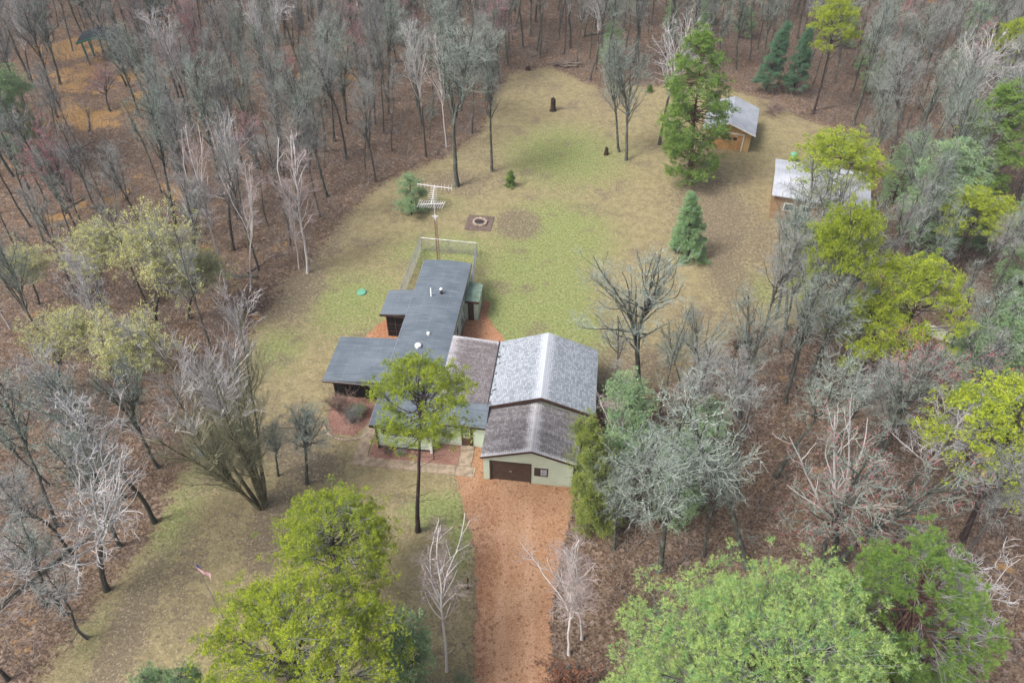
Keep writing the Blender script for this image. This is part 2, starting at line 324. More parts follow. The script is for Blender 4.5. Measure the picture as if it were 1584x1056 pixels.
# ---------------------------------------------------------------- object helpers
def link(o, parent=None):
    C.objects.link(o)
    if parent is not None: o.parent = parent
    return o
def tag(o, label=None, cat=None, group=None, kind=None):
    if label: o['label'] = label
    if cat: o['category'] = cat
    if group: o['group'] = group
    if kind: o['kind'] = kind
    return o
def thing(name, loc, label, cat, group=None, rz=0.0):
    o = bpy.data.objects.new(name, None); o.empty_display_size = .5
    o.location = loc; o.rotation_euler = (0, 0, rz)
    return tag(link(o), label, cat, group)
class MB:
    def __init__(s): s.v = []; s.f = []
    def add(s, vs_, fs_):
        b = len(s.v); s.v += [tuple(p) for p in vs_]; s.f += [tuple(b + i for i in f) for f in fs_]; return s
    def box(s, x0, x1, y0, y1, z0, z1):
        return s.add([(x0, y0, z0), (x1, y0, z0), (x1, y1, z0), (x0, y1, z0), (x0, y0, z1), (x1, y0, z1), (x1, y1, z1), (x0, y1, z1)],
                     [(3, 2, 1, 0), (4, 5, 6, 7), (0, 1, 5, 4), (1, 2, 6, 5), (2, 3, 7, 6), (3, 0, 4, 7)])
    def prism(s, prof, y0, y1):      # profile in x,z swept along y (counter-clockwise seen from -y)
        n = len(prof)
        vs_ = [(x, y0, z) for x, z in prof] + [(x, y1, z) for x, z in prof]
        fs_ = [tuple(range(n)), tuple(range(2 * n - 1, n - 1, -1))] + [(i + n, (i + 1) % n + n, (i + 1) % n, i)[::1] for i in range(n)]
        return s.add(vs_, fs_)
    def slab(s, pts, th):            # top polygon pts (ccw from above), thickness down
        n = len(pts)
        vs_ = list(pts) + [(x, y, z - th) for x, y, z in pts]
        return s.add(vs_, [tuple(range(n)), tuple(range(2 * n - 1, n - 1, -1))] + [(i, i + n, (i + 1) % n + n, (i + 1) % n) for i in range(n)])
    def tube(s, a, b, r0, r1=None, n=6, cap=True):
        r1 = r0 if r1 is None else r1
        a = Vector(a); b = Vector(b); d = (b - a).normalized()
        u = d.orthogonal().normalized(); w_ = d.cross(u)
        vs_ = [a + (u * math.cos(2 * PI * i / n) + w_ * math.sin(2 * PI * i / n)) * r0 for i in range(n)] + \
              [b + (u * math.cos(2 * PI * i / n) + w_ * math.sin(2 * PI * i / n)) * r1 for i in range(n)]
        fs_ = [(i, (i + 1) % n, (i + 1) % n + n, i + n) for i in range(n)]
        if cap: fs_ += [tuple(range(n - 1, -1, -1)), tuple(range(n, 2 * n))]
        return s.add(vs_, fs_)
    def lathe(s, cx, cy, prof, n=16):
        vs_ = []; fs_ = []
        for r, z in prof: vs_ += [(cx + r * math.cos(2 * PI * i / n), cy + r * math.sin(2 * PI * i / n), z) for i in range(n)]
        for k in range(len(prof) - 1):
            fs_ += [(k * n + i, k * n + (i + 1) % n, (k + 1) * n + (i + 1) % n, (k + 1) * n + i) for i in range(n)]
        fs_ += [tuple(range(n - 1, -1, -1)), tuple((len(prof) - 1) * n + i for i in range(n))]
        return s.add(vs_, fs_)
    def build(s, name, mat, parent=None, smooth=False):
        me = bpy.data.meshes.new(name); me.from_pydata(s.v, [], s.f); me.materials.append(mat); me.update()
        if smooth:
            for p in me.polygons: p.use_smooth = True
        return link(bpy.data.objects.new(name, me), parent)

def np_mesh(name, verts, faces, mats, smooth=False, midx=None):
    """verts (N,3); faces: list of (M,k) arrays"""
    me = bpy.data.meshes.new(name)
    me.vertices.add(len(verts)); me.vertices.foreach_set('co', np.asarray(verts, np.float32).ravel())
    loops = np.concatenate([f.ravel() for f in faces]).astype(np.int32)
    tot = np.concatenate([np.full(len(f), f.shape[1], np.int32) for f in faces])
    st = np.concatenate([[0], np.cumsum(tot)[:-1]]).astype(np.int32)
    me.loops.add(len(loops)); me.loops.foreach_set('vertex_index', loops)
    me.polygons.add(len(tot)); me.polygons.foreach_set('loop_start', st)
    try: me.polygons.foreach_set('loop_total', tot)
    except Exception: pass
    for m in mats: me.materials.append(m)
    if midx is not None: me.polygons.foreach_set('material_index', np.asarray(midx, np.int32))
    me.polygons.foreach_set('use_smooth', np.full(len(tot), smooth, bool))
    me.update(calc_edges=True)
    return me

# ---------------------------------------------------------------- ground
def poly_sd(px, py, poly):
    """signed distance, positive inside"""
    P = np.array(poly, float); Q = np.roll(P, -1, 0)
    d = np.full(px.shape, 1e9); inside = np.zeros(px.shape, bool)
    for (x0, y0), (x1, y1) in zip(P, Q):
        ex, ey = x1 - x0, y1 - y0; L2 = ex * ex + ey * ey + 1e-9
        t = np.clip(((px - x0) * ex + (py - y0) * ey) / L2, 0, 1)
        d = np.minimum(d, np.hypot(px - x0 - t * ex, py - y0 - t * ey))
        c = ((y0 > py) != (y1 > py)) & (px < (x1 - x0) * (py - y0) / (y1 - y0 + 1e-12) + x0)
        inside ^= c
    return np.where(inside, d, -d)
LAWN = [(-29.0, -8.0), (-26.5, 14.5), (-26.0, 17.0), (-24.8, 21.9), (-23.0, 26.2), (-23.0, 29.3), (-22.6, 33.2), (-22.3, 36.8), (-21.6, 42.3), (-21.8, 46.6), (-20.7, 49.6), (-20.7, 53.2), (-18.9, 55.0), (-17.5, 61.5), (-15.6, 66.0), (-13.5, 70.5), (-10.3, 73.2), (-6.9, 76.1), (-3.8, 81.6), (-2.3, 90.8), (-0.5, 97.8), (4.8, 100.2), (9.4, 95.3), (11.7, 93.0), (13.7, 95.4), (18.2, 94.1), (24.5, 96.2), (28.2, 93.3), (33.3, 90.0), (35.3, 85.6), (38.4, 82.9), (37.8, 77.4), (34.6, 68.3), (33.1, 56.9), (30.0, 50.3), (24.0, 47.2), (19.7, 47.6), (16.5, 43.6), (13.1, 40.6), (9.4, 39.0), (7.2, 39.8), (5.3, 37.1), (4.4, 30.6), (-1.3, 30.0), (-3.4, 31.0), (-2.9, 28.5), (-2.2, 25.6), (-1.9, 21.2), (-2.0, 17.2), (-2.0, -8.0)]
def blobs(px, py, lst):
    r = np.zeros(px.shape)
    for x, y, rx, ry, a in lst: r = np.maximum(r, a * np.exp(-(((px - x) / rx) ** 2 + ((py - y) / ry) ** 2)))
    return r
GREEN = [(2, 50, 6, 12, .85), (4, 60, 7, 8, .7), (-6, 57, 8, 5, .55), (6, 46, 5, 5, .6), (-14, 50, 6, 6, .55), (-10, 42, 3, 8, .3), (6, 76, 9, 9, .6), (-8, 66, 6, 4, .35), (22, 52, 5, 4, .5),
         (-4.5, 28.5, 3, 1.8, .7), (-3.3, 26, 1.2, 3, .6), (-12, 27, 4, 3, .3), (-22, 27, 2.5, 7, .45), (-24, 20, 2, 4, .35), (27, 80, 4, 5, .35), (-19, 44, 3, 4, .5)]
LEAFY = [(-15.5, 27, 1.8, 4, 1.2), (-22.3, 20, 1.6, 6, 1.1), (-14, 32, 2.5, 2, 1.1), (.6, 62.2, 2.2, 2.6, 1.6), (-21, 22, 3, 7, .55), (-18, 27, 3, 3, .5), (-12, 18, 6, 3, .5), (-19, 37, 3, 4, .45), (24, 60, 5, 12, .7), (16, 48, 4, 5, .6), (10, 88, 5, 5, .45), (-4.5, 77, 3, 5, .5),(.4, 62.4, 2.4, 2.4, 1), (-19, 52, 2.6, 7, .95), (-17.3, 60, 1.6, 8, .7), (-15.5, 34.5, 3.4, 4, .85), (-12.5, 36.4, 2, 2, .7), (-20, 24, 1.7, 6, .65), (-13, 21, 4, 5, .45), (12.8, 91, 3.0, 3.5, .95), (20.5, 64, 5, 11, 1.0), (19.9, 53.8, 2.8, 8, .95),
         (9.5, 42, 5, 5, .8), (-6.3, 70, 5, 3.5, .8), (-2, 73, 2.5, 2.5, .5), (12, 79, 5, 6, .4), (-4, 20, 3, 5, .5), (31, 62, 5, 9, .7), (-24.5, 27, 1.5, 14, .55), (2, 95, 6, 5, .5), (-21.5, 30, 2, 3, .4), (26, 88, 6, 5, .5), (30, 52, 5, 5, .6)]
STRAW = [(-57.5, 96, 5, 6, 1), (-63, 106, 5, 6, 1), (-52, 84, 6, 3.5, .9), (-47, 88, 3, 3, .9), (-50, 96, 5, 2.5, .8), (-38, 68, 6, 4, .55), (-60, 72, 4, 3, .8), (-26, 96, 7, 3, .6), (-46, 63, 4, 3, .5), (-50, 44, 3, 3, .6)]
xs = np.unique(np.concatenate([np.linspace(-1500, -130, 12), np.linspace(-130, -90, 12), np.arange(-90, 90.1, .5), np.linspace(90, 130, 12), np.linspace(130, 1500, 12)]))
ys = np.unique(np.concatenate([np.linspace(-800, 0, 12), np.arange(0, 135.1, .5), np.linspace(135, 200, 16), np.linspace(200, 2500, 14)]))
GX, GY = np.meshgrid(xs, ys)
sdl = poly_sd(GX.ravel(), GY.ravel(), LAWN)
cover = np.stack([np.clip(.5 + sdl / 3.2, 0, 1), blobs(GX.ravel(), GY.ravel(), GREEN), blobs(GX.ravel(), GY.ravel(), LEAFY), blobs(GX.ravel(), GY.ravel(), STRAW)], 1)
nx, ny = len(xs), len(ys)
I = np.arange(nx * ny).reshape(ny, nx)
quads = np.stack([I[:-1, :-1].ravel(), I[:-1, 1:].ravel(), I[1:, 1:].ravel(), I[1:, :-1].ravel()], 1)
def ground_sheet(name, q, z):
    used, inv = np.unique(q, return_inverse=True)
    V = np.stack([GX.ravel()[used], GY.ravel()[used], np.full(len(used), z)], 1)
    me = np_mesh(name, V, [inv.reshape(-1, 4)], [M['ground']])
    a = me.attributes.new('cover', 'FLOAT_COLOR', 'POINT'); a.data.foreach_set('color', cover[used].astype(np.float32).ravel())
    return tag(link(bpy.data.objects.new(name, me)), kind='structure')
ground_sheet('ground', quads, 0.0)
ground_sheet('lawn', quads[(cover[quads, 0].max(1) > .05)], .005)

def wobble_poly(poly, step=.25, amp=.12, seed=1):
    r = np.random.default_rng(seed); out = []
    P = [np.array(p, float) for p in poly]
    ph = r.uniform(0, 6.28, 6)
    for a, b in zip(P, P[1:] + P[:1]):
        n = max(1, int(np.linalg.norm(b - a) / step)); d = (b - a) / max(1e-6, np.linalg.norm(b - a)); nrm = np.array([-d[1], d[0]])
        for i in range(n):
            p = a + (b - a) * i / n
            k = math.sin(p[1] * 1.3 + ph[0]) * .8 + math.sin(p[0] * 2.9 + p[1] * 3.7 + ph[1]) * .5 + r.normal(0, .45)
            out.append(tuple(p + nrm * k * amp))
    return out
def flat(name, poly, z, mat, amp=.12, seed=1, parent=None):
    pts = wobble_poly(poly, .25, amp, seed) if amp else poly
    mb = MB(); mb.add([(x, y, z) for x, y in pts], [tuple(range(len(pts)))])
    o = mb.build(name, mat, parent)
    return o if parent is not None else tag(o, kind='structure')
DRIVE = [(-3.9, 31.5), (-3.3, 29.5), (-2.7, 27.5), (-2.2, 25.6), (-1.95, 21.2), (-2.0, 17.2), (-2.2, 10), (-3.5, -10), (3, -10), (2.6, 10), (2.4, 17.3), (2.4, 20.9), (2.8, 23.4), (3.4, 26.1), (4.0, 28.5), (4.5, 30.3), (5.0, 32.0), (-1.0, 32.5), (-2.5, 34.0), (-2.9, 34.2)]
sdv_ = poly_sd(GX.ravel(), GY.ravel(), DRIVE)
q_ = quads[(sdv_[quads].max(1) > -.6)]; used_, inv_ = np.unique(q_, return_inverse=True)
me_ = np_mesh('driveway', np.stack([GX.ravel()[used_], GY.ravel()[used_], np.full(len(used_), .011)], 1), [inv_.reshape(-1, 4)], [M['drive_edge']])
a_ = me_.attributes.new('edge', 'FLOAT', 'POINT'); a_.data.foreach_set('value', sdv_[used_].astype(np.float32))
tag(link(bpy.data.objects.new('driveway', me_)), kind='structure')
flat('gravel_path', [(-4.6, 47.9), (-3.0, 48.0), (-2.6, 50.2), (-2.0, 49.9), (-2.0, 48.2), (-.9, 45.6), (-.5, 43.4), (-1.2, 41.5), (-5.5, 41.5), (-5.2, 44.5)], .010, M['drive'], .13, 5)
flat('gravel_path', [(-10.6, 48.4), (-11.7, 46.5), (-13.6, 43.2), (-13.2, 42.0), (-8.6, 41.4), (-8.0, 44.6), (-8.2, 47.4)], .010, M['drive'], .13, 6)

# ---------------------------------------------------------------- house frame: u to the right, v away
HA = math.radians(-6.3); HO = (-6.0, 38.0)          # HO in (u, v)
def W(u, v, z=0.0): return (u * math.cos(HA) - v * math.sin(HA), u * math.sin(HA) + v * math.cos(HA), z)
def wxy(u, v): return W(u, v)[:2]
flat('gravel_bed', [wxy(*p) for p in [(-13.62, 31.55), (-7.25, 31.55), (-7.25, 33.5), (-13.4, 34.2), (-13.62, 34.2)]], .010, M['bed'], .02, 7)
flat('gravel_bed', [wxy(*p) for p in [(-6.25, 31.7), (-5.2, 31.7), (-5.2, 33.5), (-6.25, 33.5)]], .010, M['bed'], .02, 8)
flat('gravel_bed', [wxy(*p) for p in [(-17.6, 34.6), (-16.8, 33.3), (-15.2, 33.3), (-14.5, 34.5), (-13.4, 34.8), (-13.3, 37.4), (-17.7, 37.2)]], .010, M['bed'], .06, 9)
sw = MB(); r_ = random.Random(4)
u_ = -14.65
while u_ < -6.1:
    wd = 1.22; e_ = min(u_ + wd, -5.95); dz = r_.uniform(-.008, .008)
    sw.box(u_ + .012, e_ - .012, 30.80 + (u_ + 14.65) * -.008, 31.58 + r_.uniform(-.01, .01), 0, .06 + dz); u_ += wd
for i in range(2): sw.box(-14.65, -13.75, 31.60 + i * 1.4, 32.98 + i * 1.4, 0, .055 + .006 * i)
for i in range(2): sw.box(-7.22, -6.30, 31.61 + i * .92, 32.51 + i * .92, 0, .058 - .005 * i)
o = sw.build('sidewalk', M['concrete']); o.rotation_euler = (0, 0, HA); tag(o, kind='structure')

# ---------------------------------------------------------------- house
house = thing('house', W(*HO), 'long house with blue grey flat roof, whitened shingle roofs and pale green garage', 'house', rz=HA)
def lu(u): return u - HO[0]
def lv(v): return v - HO[1]
class HB(MB):
    def ubox(s, u0, u1, v0, v1, z0, z1): return s.box(lu(u0), lu(u1), lv(v0), lv(v1), z0, z1)
def hbuild(mb, name, mat, parent=house, label=None):
    o = mb.build(name, mat, parent)
    if label: o['label'] = label
    return o
# walls
hbuild(HB().ubox(-13.1, -9.24, 32.5, 50.65, .30, 3.0), 'wall', M['siding'], label='pale green wall of the long main wing')
hbuild(HB().ubox(-13.06, -9.28, 32.56, 50.6, 0, .30), 'skirting', M['brown'])
hbuild(HB().ubox(-15.2, -13.10, 44.2, 46.6, 0, 2.66), 'wall', M['darkwall'], label='dark screened wall of the small side porch')
hbuild(HB().ubox(-17.6, -13.10, 37.1, 40.6, 0, 2.60), 'wall', M['darkwall'], label='dark wall under the left wing')
hbuild(HB().ubox(-9.22, -5.60, 35.1, 41.2, 0, 2.72), 'wall', M['siding'], label='pale green wall of the link between wing and garage')
hbuild(HB().ubox(-9.22, -5.28, 33.42, 35.1, 0, 2.5), 'wall', M['siding'], label='pale green entry wall beside the garage')
# screen frames on dark porch
sf = HB()
for u in (-15.2, -14.5, -13.8, -13.25): sf.ubox(u - .03, u + .03, 44.16, 44.2, 0, 2.6)
for z in (.55, 1.35, 2.2): sf.ubox(-15.2, -13.12, 44.17, 44.195, z, z + .04)
hbuild(sf, 'porch_frame', M['brown'])
pf = HB()
for u in (-17.6, -16.4, -15.2, -14.0): pf.ubox(u - .04, u + .04, 37.03, 37.1, 0, 2.55)
hbuild(pf, 'porch_frame', M['brown'])
# shingle hall and garage walls (gabled)
hall = MB(); hall.prism([(lu(-5.28), 0), (lu(1.75), 0), (lu(1.75), 2.85), (lu(-1.8), 4.12), (lu(-5.28), 2.85)], lv(35.0), lv(41.25))
hbuild(hall, 'wall', M['siding'], label='pale green gabled wall of the tall shingled hall')
def wall_front(mb, u0, u1, z1, v0, th, holes):     # front wall panel with rectangular holes
    us = sorted({u0, u1} | {h[0] for h in holes} | {h[1] for h in holes}); zs = sorted({0, z1} | {h[2] for h in holes} | {h[3] for h in holes})
    for a, b in zip(us, us[1:]):
        for c, d in zip(zs, zs[1:]):
            mu, mz = (a + b) / 2, (c + d) / 2
            if not any(h[0] < mu < h[1] and h[2] < mz < h[3] for h in holes): mb.ubox(a, b, v0, v0 + th, c, d)
gw = HB()
wall_front(gw, -5.25, .80, 2.55, 30.72, .14, [(-4.77, -2.08, 0, 2.08), (-1.74, -.95, 1.02, 1.72)])
gw.prism([(lu(-5.25), 2.55), (lu(.80), 2.55), (lu(-2.05), 3.58)], lv(30.72), lv(30.86))
gw.ubox(-5.25, -5.11, 30.86, 34.95, 0, 2.5); gw.ubox(.66, .80, 30.86, 34.95, 0, 2.5)
hbuild(gw, 'wall', M['siding'], label='pale green gabled front wall of the garage')
gd = HB()
for k in range(4): gd.ubox(-4.77, -2.08, 30.80, 30.85, .015 + k * .515, .015 + k * .515 + .50)
for k in range(3): gd.ubox(-4.77, -2.08, 30.815, 30.84, .5 + k * .515, .54 + k * .515)
o = hbuild(gd, 'garage_door', M['gdoor'], label='brown four panel garage door')
hd = HB(); hd.ubox(-3.5, -3.35, 30.76, 30.80, 1.0, 1.06); hd.build('handle', M['galv'], o)
gt = HB(); gt.ubox(-4.85, -4.77, 30.69, 30.74, 0, 2.15); gt.ubox(-2.08, -2.00, 30.69, 30.74, 0, 2.15); gt.ubox(-4.77, -2.08, 30.69, 30.74, 2.08, 2.15)
hbuild(gt, 'door_frame', M['brown'])
def window(u0, u1, z0, z1, v, fm, pm=None, split=True, axis='v', face=-1, label=None):
    """framed window in a wall facing -v (axis v) or +u (axis u)"""
    mb = HB(); t = .07
    def bx(a, b, c, d, n, f):
        if axis == 'v': mb.ubox(a, b, v - f if face < 0 else v - n, v + n if face < 0 else v + f, c, d)
        else: mb.ubox(v - n, v + f, a, b, c, d)
    bx(u0 - t, u0, z0 - t, z1 + t, .02, .035); bx(u1, u1 + t, z0 - t, z1 + t, .02, .035)
    bx(u0, u1, z0 - t, z0, .02, .035); bx(u0, u1, z1, z1 + t, .02, .035)
    fr = hbuild(mb, 'window', fm, label=label)
    mid = (u0 + u1) / 2
    panes = [(u0, mid - .015), (mid + .015, u1)] if split else [(u0, u1)]
    for i, (a, b) in enumerate(panes):
        p = HB()
        if axis == 'v': p.ubox(a, b, v - .006, v + .03, z0, z1)
        else: p.ubox(v - .03, v + .006, a, b, z0, z1)
        p.build('pane', (pm or [M['glass'], M['glass']])[i % 2], fr)
    if split:
        q = HB()
        if axis == 'v': q.ubox(mid - .015, mid + .015, v - .02, v + .03, z0, z1)
        else: q.ubox(v - .03, v + .02, mid - .015, mid + .015, z0, z1)
        q.build('mullion', M['white'], fr)
    return fr
window(-1.74, -.95, 1.02, 1.72, 30.72, M['brown'], [M['glass'], M['palepane']], label='brown framed garage window')
window(-12.75, -11.35, 1.55, 2.15, 32.5, M['white'], split=True, label='white framed front window')
window(-11.20, -9.95, 1.55, 2.15, 32.5, M['white'], split=True, label='white framed front window')
window(43.2, 43.9, 1.3, 2.3, -9.24, M['white'], split=False, axis='u', label='small dark window in the side wall')
window(46.0, 46.6, 1.3, 2.3, -9.24, M['white'], split=False, axis='u', label='small dark window in the side wall')
# entry door
dr = HB(); dr.ubox(-7.16, -6.50, 33.37, 33.42, .06, 2.06); d_ = hbuild(dr, 'door', M['doorbrown'], label='brown entry door with a white framed glazed top')
q = HB(); q.ubox(-7.06, -6.60, 33.345, 33.37, 1.02, 1.06); q.ubox(-7.06, -6.60, 33.345, 33.37, 1.46, 1.50); q.ubox(-7.06, -6.60, 33.345, 33.37, 1.90, 1.94)
q.ubox(-7.06, -7.02, 33.346, 33.369, 1.06, 1.90); q.ubox(-6.64, -6.60, 33.346, 33.369, 1.06, 1.90); q.build('glazing_bar', M['white'], d_)
q = HB(); q.ubox(-7.02, -6.64, 33.36, 33.372, 1.06, 1.46); q.ubox(-7.02, -6.64, 33.36, 33.372, 1.50, 1.90); q.build('pane', M['glass'], d_)
q = HB(); q.ubox(-6.57, -6.53, 33.32, 33.37, .98, 1.02); q.build('handle', M['galv'], d_)
q = HB(); q.ubox(-7.24, -7.16, 33.37, 33.42, .06, 2.14); q.ubox(-6.50, -6.42, 33.37, 33.42, .06, 2.14); q.ubox(-7.16, -6.50, 33.37, 33.42, 2.06, 2.14); hbuild(q, 'door_frame', M['brown'])
q = HB(); q.ubox(-7.3, -6.35, 33.0, 33.42, .0, .06 + .06); hbuild(q, 'door_step', M['concrete'])
q = HB(); q.ubox(-9.36, -9.20, 32.42, 32.56, .0, 2.95); hbuild(q, 'corner_trim', M['white'])
q = HB(); q.ubox(-13.16, -13.04, 32.44, 32.54, .0, 2.95); hbuild(q, 'corner_trim', M['brown'])
# main roof: shallow bow
def bowed(u0, u1, v0, v1, z0, rise, th=.11, n=12):
    mb = MB(); prof = []
    for i in range(n + 1):
        t = i / n; prof.append((lu(u0 + (u1 - u0) * t), z0 + rise * (1 - (2 * t - 1) ** 2)))
    prof = [(lu(u0), z0 - th)] + [(lu(u1), z0 - th)] + prof[::-1]
    mb.prism(prof, lv(v0), lv(v1)); return mb
roof = hbuild(bowed(-13.32, -9.18, 31.98, 50.85, 3.08, .16), 'roof', M['membrane'], label='long blue grey membrane roof')
tr = HB(); tr.ubox(-13.36, -13.32, 32.0, 50.85, 2.94, 3.09); tr.build('drip_edge', M['galv'], roof)
tr = HB(); tr.ubox(-9.18, -9.14, 32.0, 50.85, 2.93, 3.085); tr.build('fascia', M['brown'], roof)
tr = HB(); tr.ubox(-13.34, -9.16, 31.93, 31.98, 2.86, 3.07); tr.build('fascia', M['brown'], roof)
def mono(u0, u1, v0, v1, zfl, zfr, znl, znr, th=.12):
    return MB().slab([(lu(u0), lv(v0), znl), (lu(u1), lv(v0), znr), (lu(u1), lv(v1), zfr), (lu(u0), lv(v1), zfl)], th)
r1 = hbuild(mono(-15.55, -13.36, 43.75, 46.85, 2.72, 2.98, 2.72, 2.98), 'roof', M['membrane'], label='small blue grey porch roof')
q = HB(); q.ubox(-15.58, -13.37, 43.70, 43.75, 2.55, 2.74); q.build('fascia', M['brown'], r1)
r1 = hbuild(mono(-17.95, -13.36, 36.1, 40.8, 2.70, 3.02, 2.66, 2.98), 'roof', M['membrane'], label='blue grey roof over the left wing')
q = HB(); q.ubox(-17.97, -13.37, 36.04, 36.1, 2.48, 2.70); q.build('fascia', M['brown'], r1)
q = HB(); q.ubox(-17.96, -13.40, 36.00, 36.04, 2.64, 2.71); q.build('drip_edge', M['galv'], r1)
hbuild(mono(-9.14, -5.56, 34.98, 41.45, 3.25, 3.00, 3.20, 2.93), 'roof', M['sheen_link'], label='dark roof with painted whitish sheen between the long wing and the hall')
r1 = hbuild(mono(-9.44, -5.42, 33.05, 34.96, 2.98, 2.96, 2.58, 2.56, .1), 'roof', M['membrane'], label='small blue grey entry roof')
q = HB(); q.ubox(-9.44, -5.42, 33.00, 33.05, 2.44, 2.58); q.build('fascia', M['brown'], r1)
def gable(u0, ur, u1, v0, v1, ze, zr, th=.12, ze2=None):
    ze2 = ze if ze2 is None else ze2
    mb = MB()
    mb.prism([(lu(u0), ze - th), (lu(ur), zr - th), (lu(u1), ze2 - th), (lu(u1), ze2), (lu(ur), zr), (lu(u0), ze)], lv(v0), lv(v1)); return mb
r1 = hbuild(gable(-5.50, -1.80, 2.05, 34.82, 41.5, 2.92, 4.30), 'roof', M['sheen_grey'], label='large grey shingle roof with whitish sheen painted along the ridge')
q = MB(); q.prism([(lu(-5.52), 2.60), (lu(-1.80), 3.95), (lu(2.07), 2.60), (lu(2.07), 2.91), (lu(-1.80), 4.29), (lu(-5.52), 2.91)], lv(34.77), lv(34.82)); q.build('bargeboard', M['brown'], r1)
q = MB(); q.tube((lu(-5.535), lv(34.8), 2.90), (lu(-5.535), lv(41.5), 2.95), .05, n=6)
rr = random.Random(5)
for i in range(14):
    y = rr.uniform(34.9, 41.4); q.tube((lu(-5.5 + rr.uniform(0, .3)), lv(y), 2.98), (lu(-5.5 + rr.uniform(0, .4)), lv(y + rr.uniform(-.2, .2)), 3.08), .03, n=4)
q.build('gutter', M['black'], r1)
r1 = hbuild(gable(-5.42, -2.05, 1.13, 30.56, 34.95, 2.60, 3.70, .11), 'roof', M['sheen_brown'], label='dark garage roof with whitish sheen painted along ridge and paler edge')
q = MB(); q.prism([(lu(-5.44), 2.44), (lu(-2.05), 3.54), (lu(1.15), 2.44), (lu(1.15), 2.59), (lu(-2.05), 3.69), (lu(-5.44), 2.59)], lv(30.51), lv(30.56)); q.build('bargeboard', M['brown'], r1)
# roof furniture (children of main roof)
def vent(u, v, h, r, capr, mat, capm, z=3.2):
    mb = MB(); mb.lathe(lu(u), lv(v), [(r * 1.9, z), (r * 1.3, z + .05), (r, z + .07), (r, z + h)], 10); o = mb.build('vent_pipe', mat, roof, True)
    if capr:
        mb = MB(); mb.lathe(lu(u), lv(v), [(capr, z + h), (capr, z + h + .06), (capr * .7, z + h + .12), (capr * .1, z + h + .15)], 12); mb.build('vent_cap', capm, roof, True)
vent(-11.75, 45.95, .85, .05, 0, M['white'], None)
vent(-10.98, 46.35, .45, .11, .14, M['black'], M['white'])
vent(-11.05, 41.35, .10, .10, .15, M['white'], M['white'])
vent(-11.55, 39.9, .14, .17, .27, M['galv'], M['white'])
vent(-10.55, 36.7, 1.0, .05, .17, M['black'], M['white'])
vent(-10.45, 36.15, .10, .10, .15, M['white'], M['white'])
# lean-to closet on the right side
cl = hbuild(HB().ubox(-9.22, -8.12, 47.0, 49.2, 0, 2.04), 'closet_wall', M['siding'])
hbuild(mono(-9.13, -7.96, 46.8, 49.35, 2.30, 2.12, 2.30, 2.12, .07), 'closet_roof', M['greenroof'], label='mossy green lean-to roof')
q = HB(); q.ubox(-9.13, -7.96, 46.76, 46.8, 2.04, 2.25); hbuild(q, 'fascia', M['brown'])
q = HB(); q.ubox(-8.95, -8.45, 46.96, 47.0, .02, 1.95); hbuild(q, 'door', M['doorbrown'], label='plain brown closet door')
q = HB(); q.ubox(-9.23, -9.02, 45.3, 45.65, .8, 1.6); q.ubox(-9.2, -9.12, 45.4, 45.5, 0, .8); q.tube((lu(-9.02), lv(45.48), 1.3), (lu(-8.92), lv(45.48), 1.3), .12, n=10); hbuild(q, 'electric_meter', M['galv'])

# ---------------------------------------------------------------- chain link fence
fence = thing('chain_link_fence', W(-12.4, 54.3), 'grey chain link fence round three sides of the strip behind the house', 'fence', rz=HA)
def fu(u, v, z): return (u + 12.4, v - 54.3, z)
runs = [((-15.2, 46.95), (-14.95, 56.3)), ((-14.95, 56.3), (-9.62, 56.1)), ((-9.62, 56.1), (-9.25, 50.9))]
posts = []
wire = MB(); rail = MB()
for (a, b) in runs:
    L = math.dist(a, b); n = max(2, round(L / 2.2))
    for i in range(n + 1):
        p = (a[0] + (b[0] - a[0]) * i / n, a[1] + (b[1] - a[1]) * i / n)
        if not any(math.dist(p, x) < .3 for x in posts): posts.append(p)
    rail.tube(fu(*a, 1.50), fu(*b, 1.50), .035, n=6)
    m_n = int(L / .13)
    for i in range(-11, m_n):
        for sgn in (1, -1):
            t0 = i * .13; t1 = t0 + 1.43
            if sgn < 0: za, zb = 1.48, .05
            else: za, zb = .05, 1.48
            s0, s1 = max(t0, 0), min(t1, L)
            if s1 <= s0: continue
            f0 = (s0 - t0) / 1.43; f1 = (s1 - t0) / 1.43
            pa = (a[0] + (b[0] - a[0]) * s0 / L, a[1] + (b[1] - a[1]) * s0 / L, za + (zb - za) * f0)
            pb = (a[0] + (b[0] - a[0]) * s1 / L, a[1] + (b[1] - a[1]) * s1 / L, za + (zb - za) * f1)
            wire.tube(fu(*pa), fu(*pb), .007, n=3, cap=False)
for p in posts: MB().tube(fu(*p, 0), fu(*p, 1.55), .03, n=8).build('post', M['galv'], fence)
rail.build('top_rail', M['galv'], fence); wire.build('chain_link_mesh', M['galv'], fence)

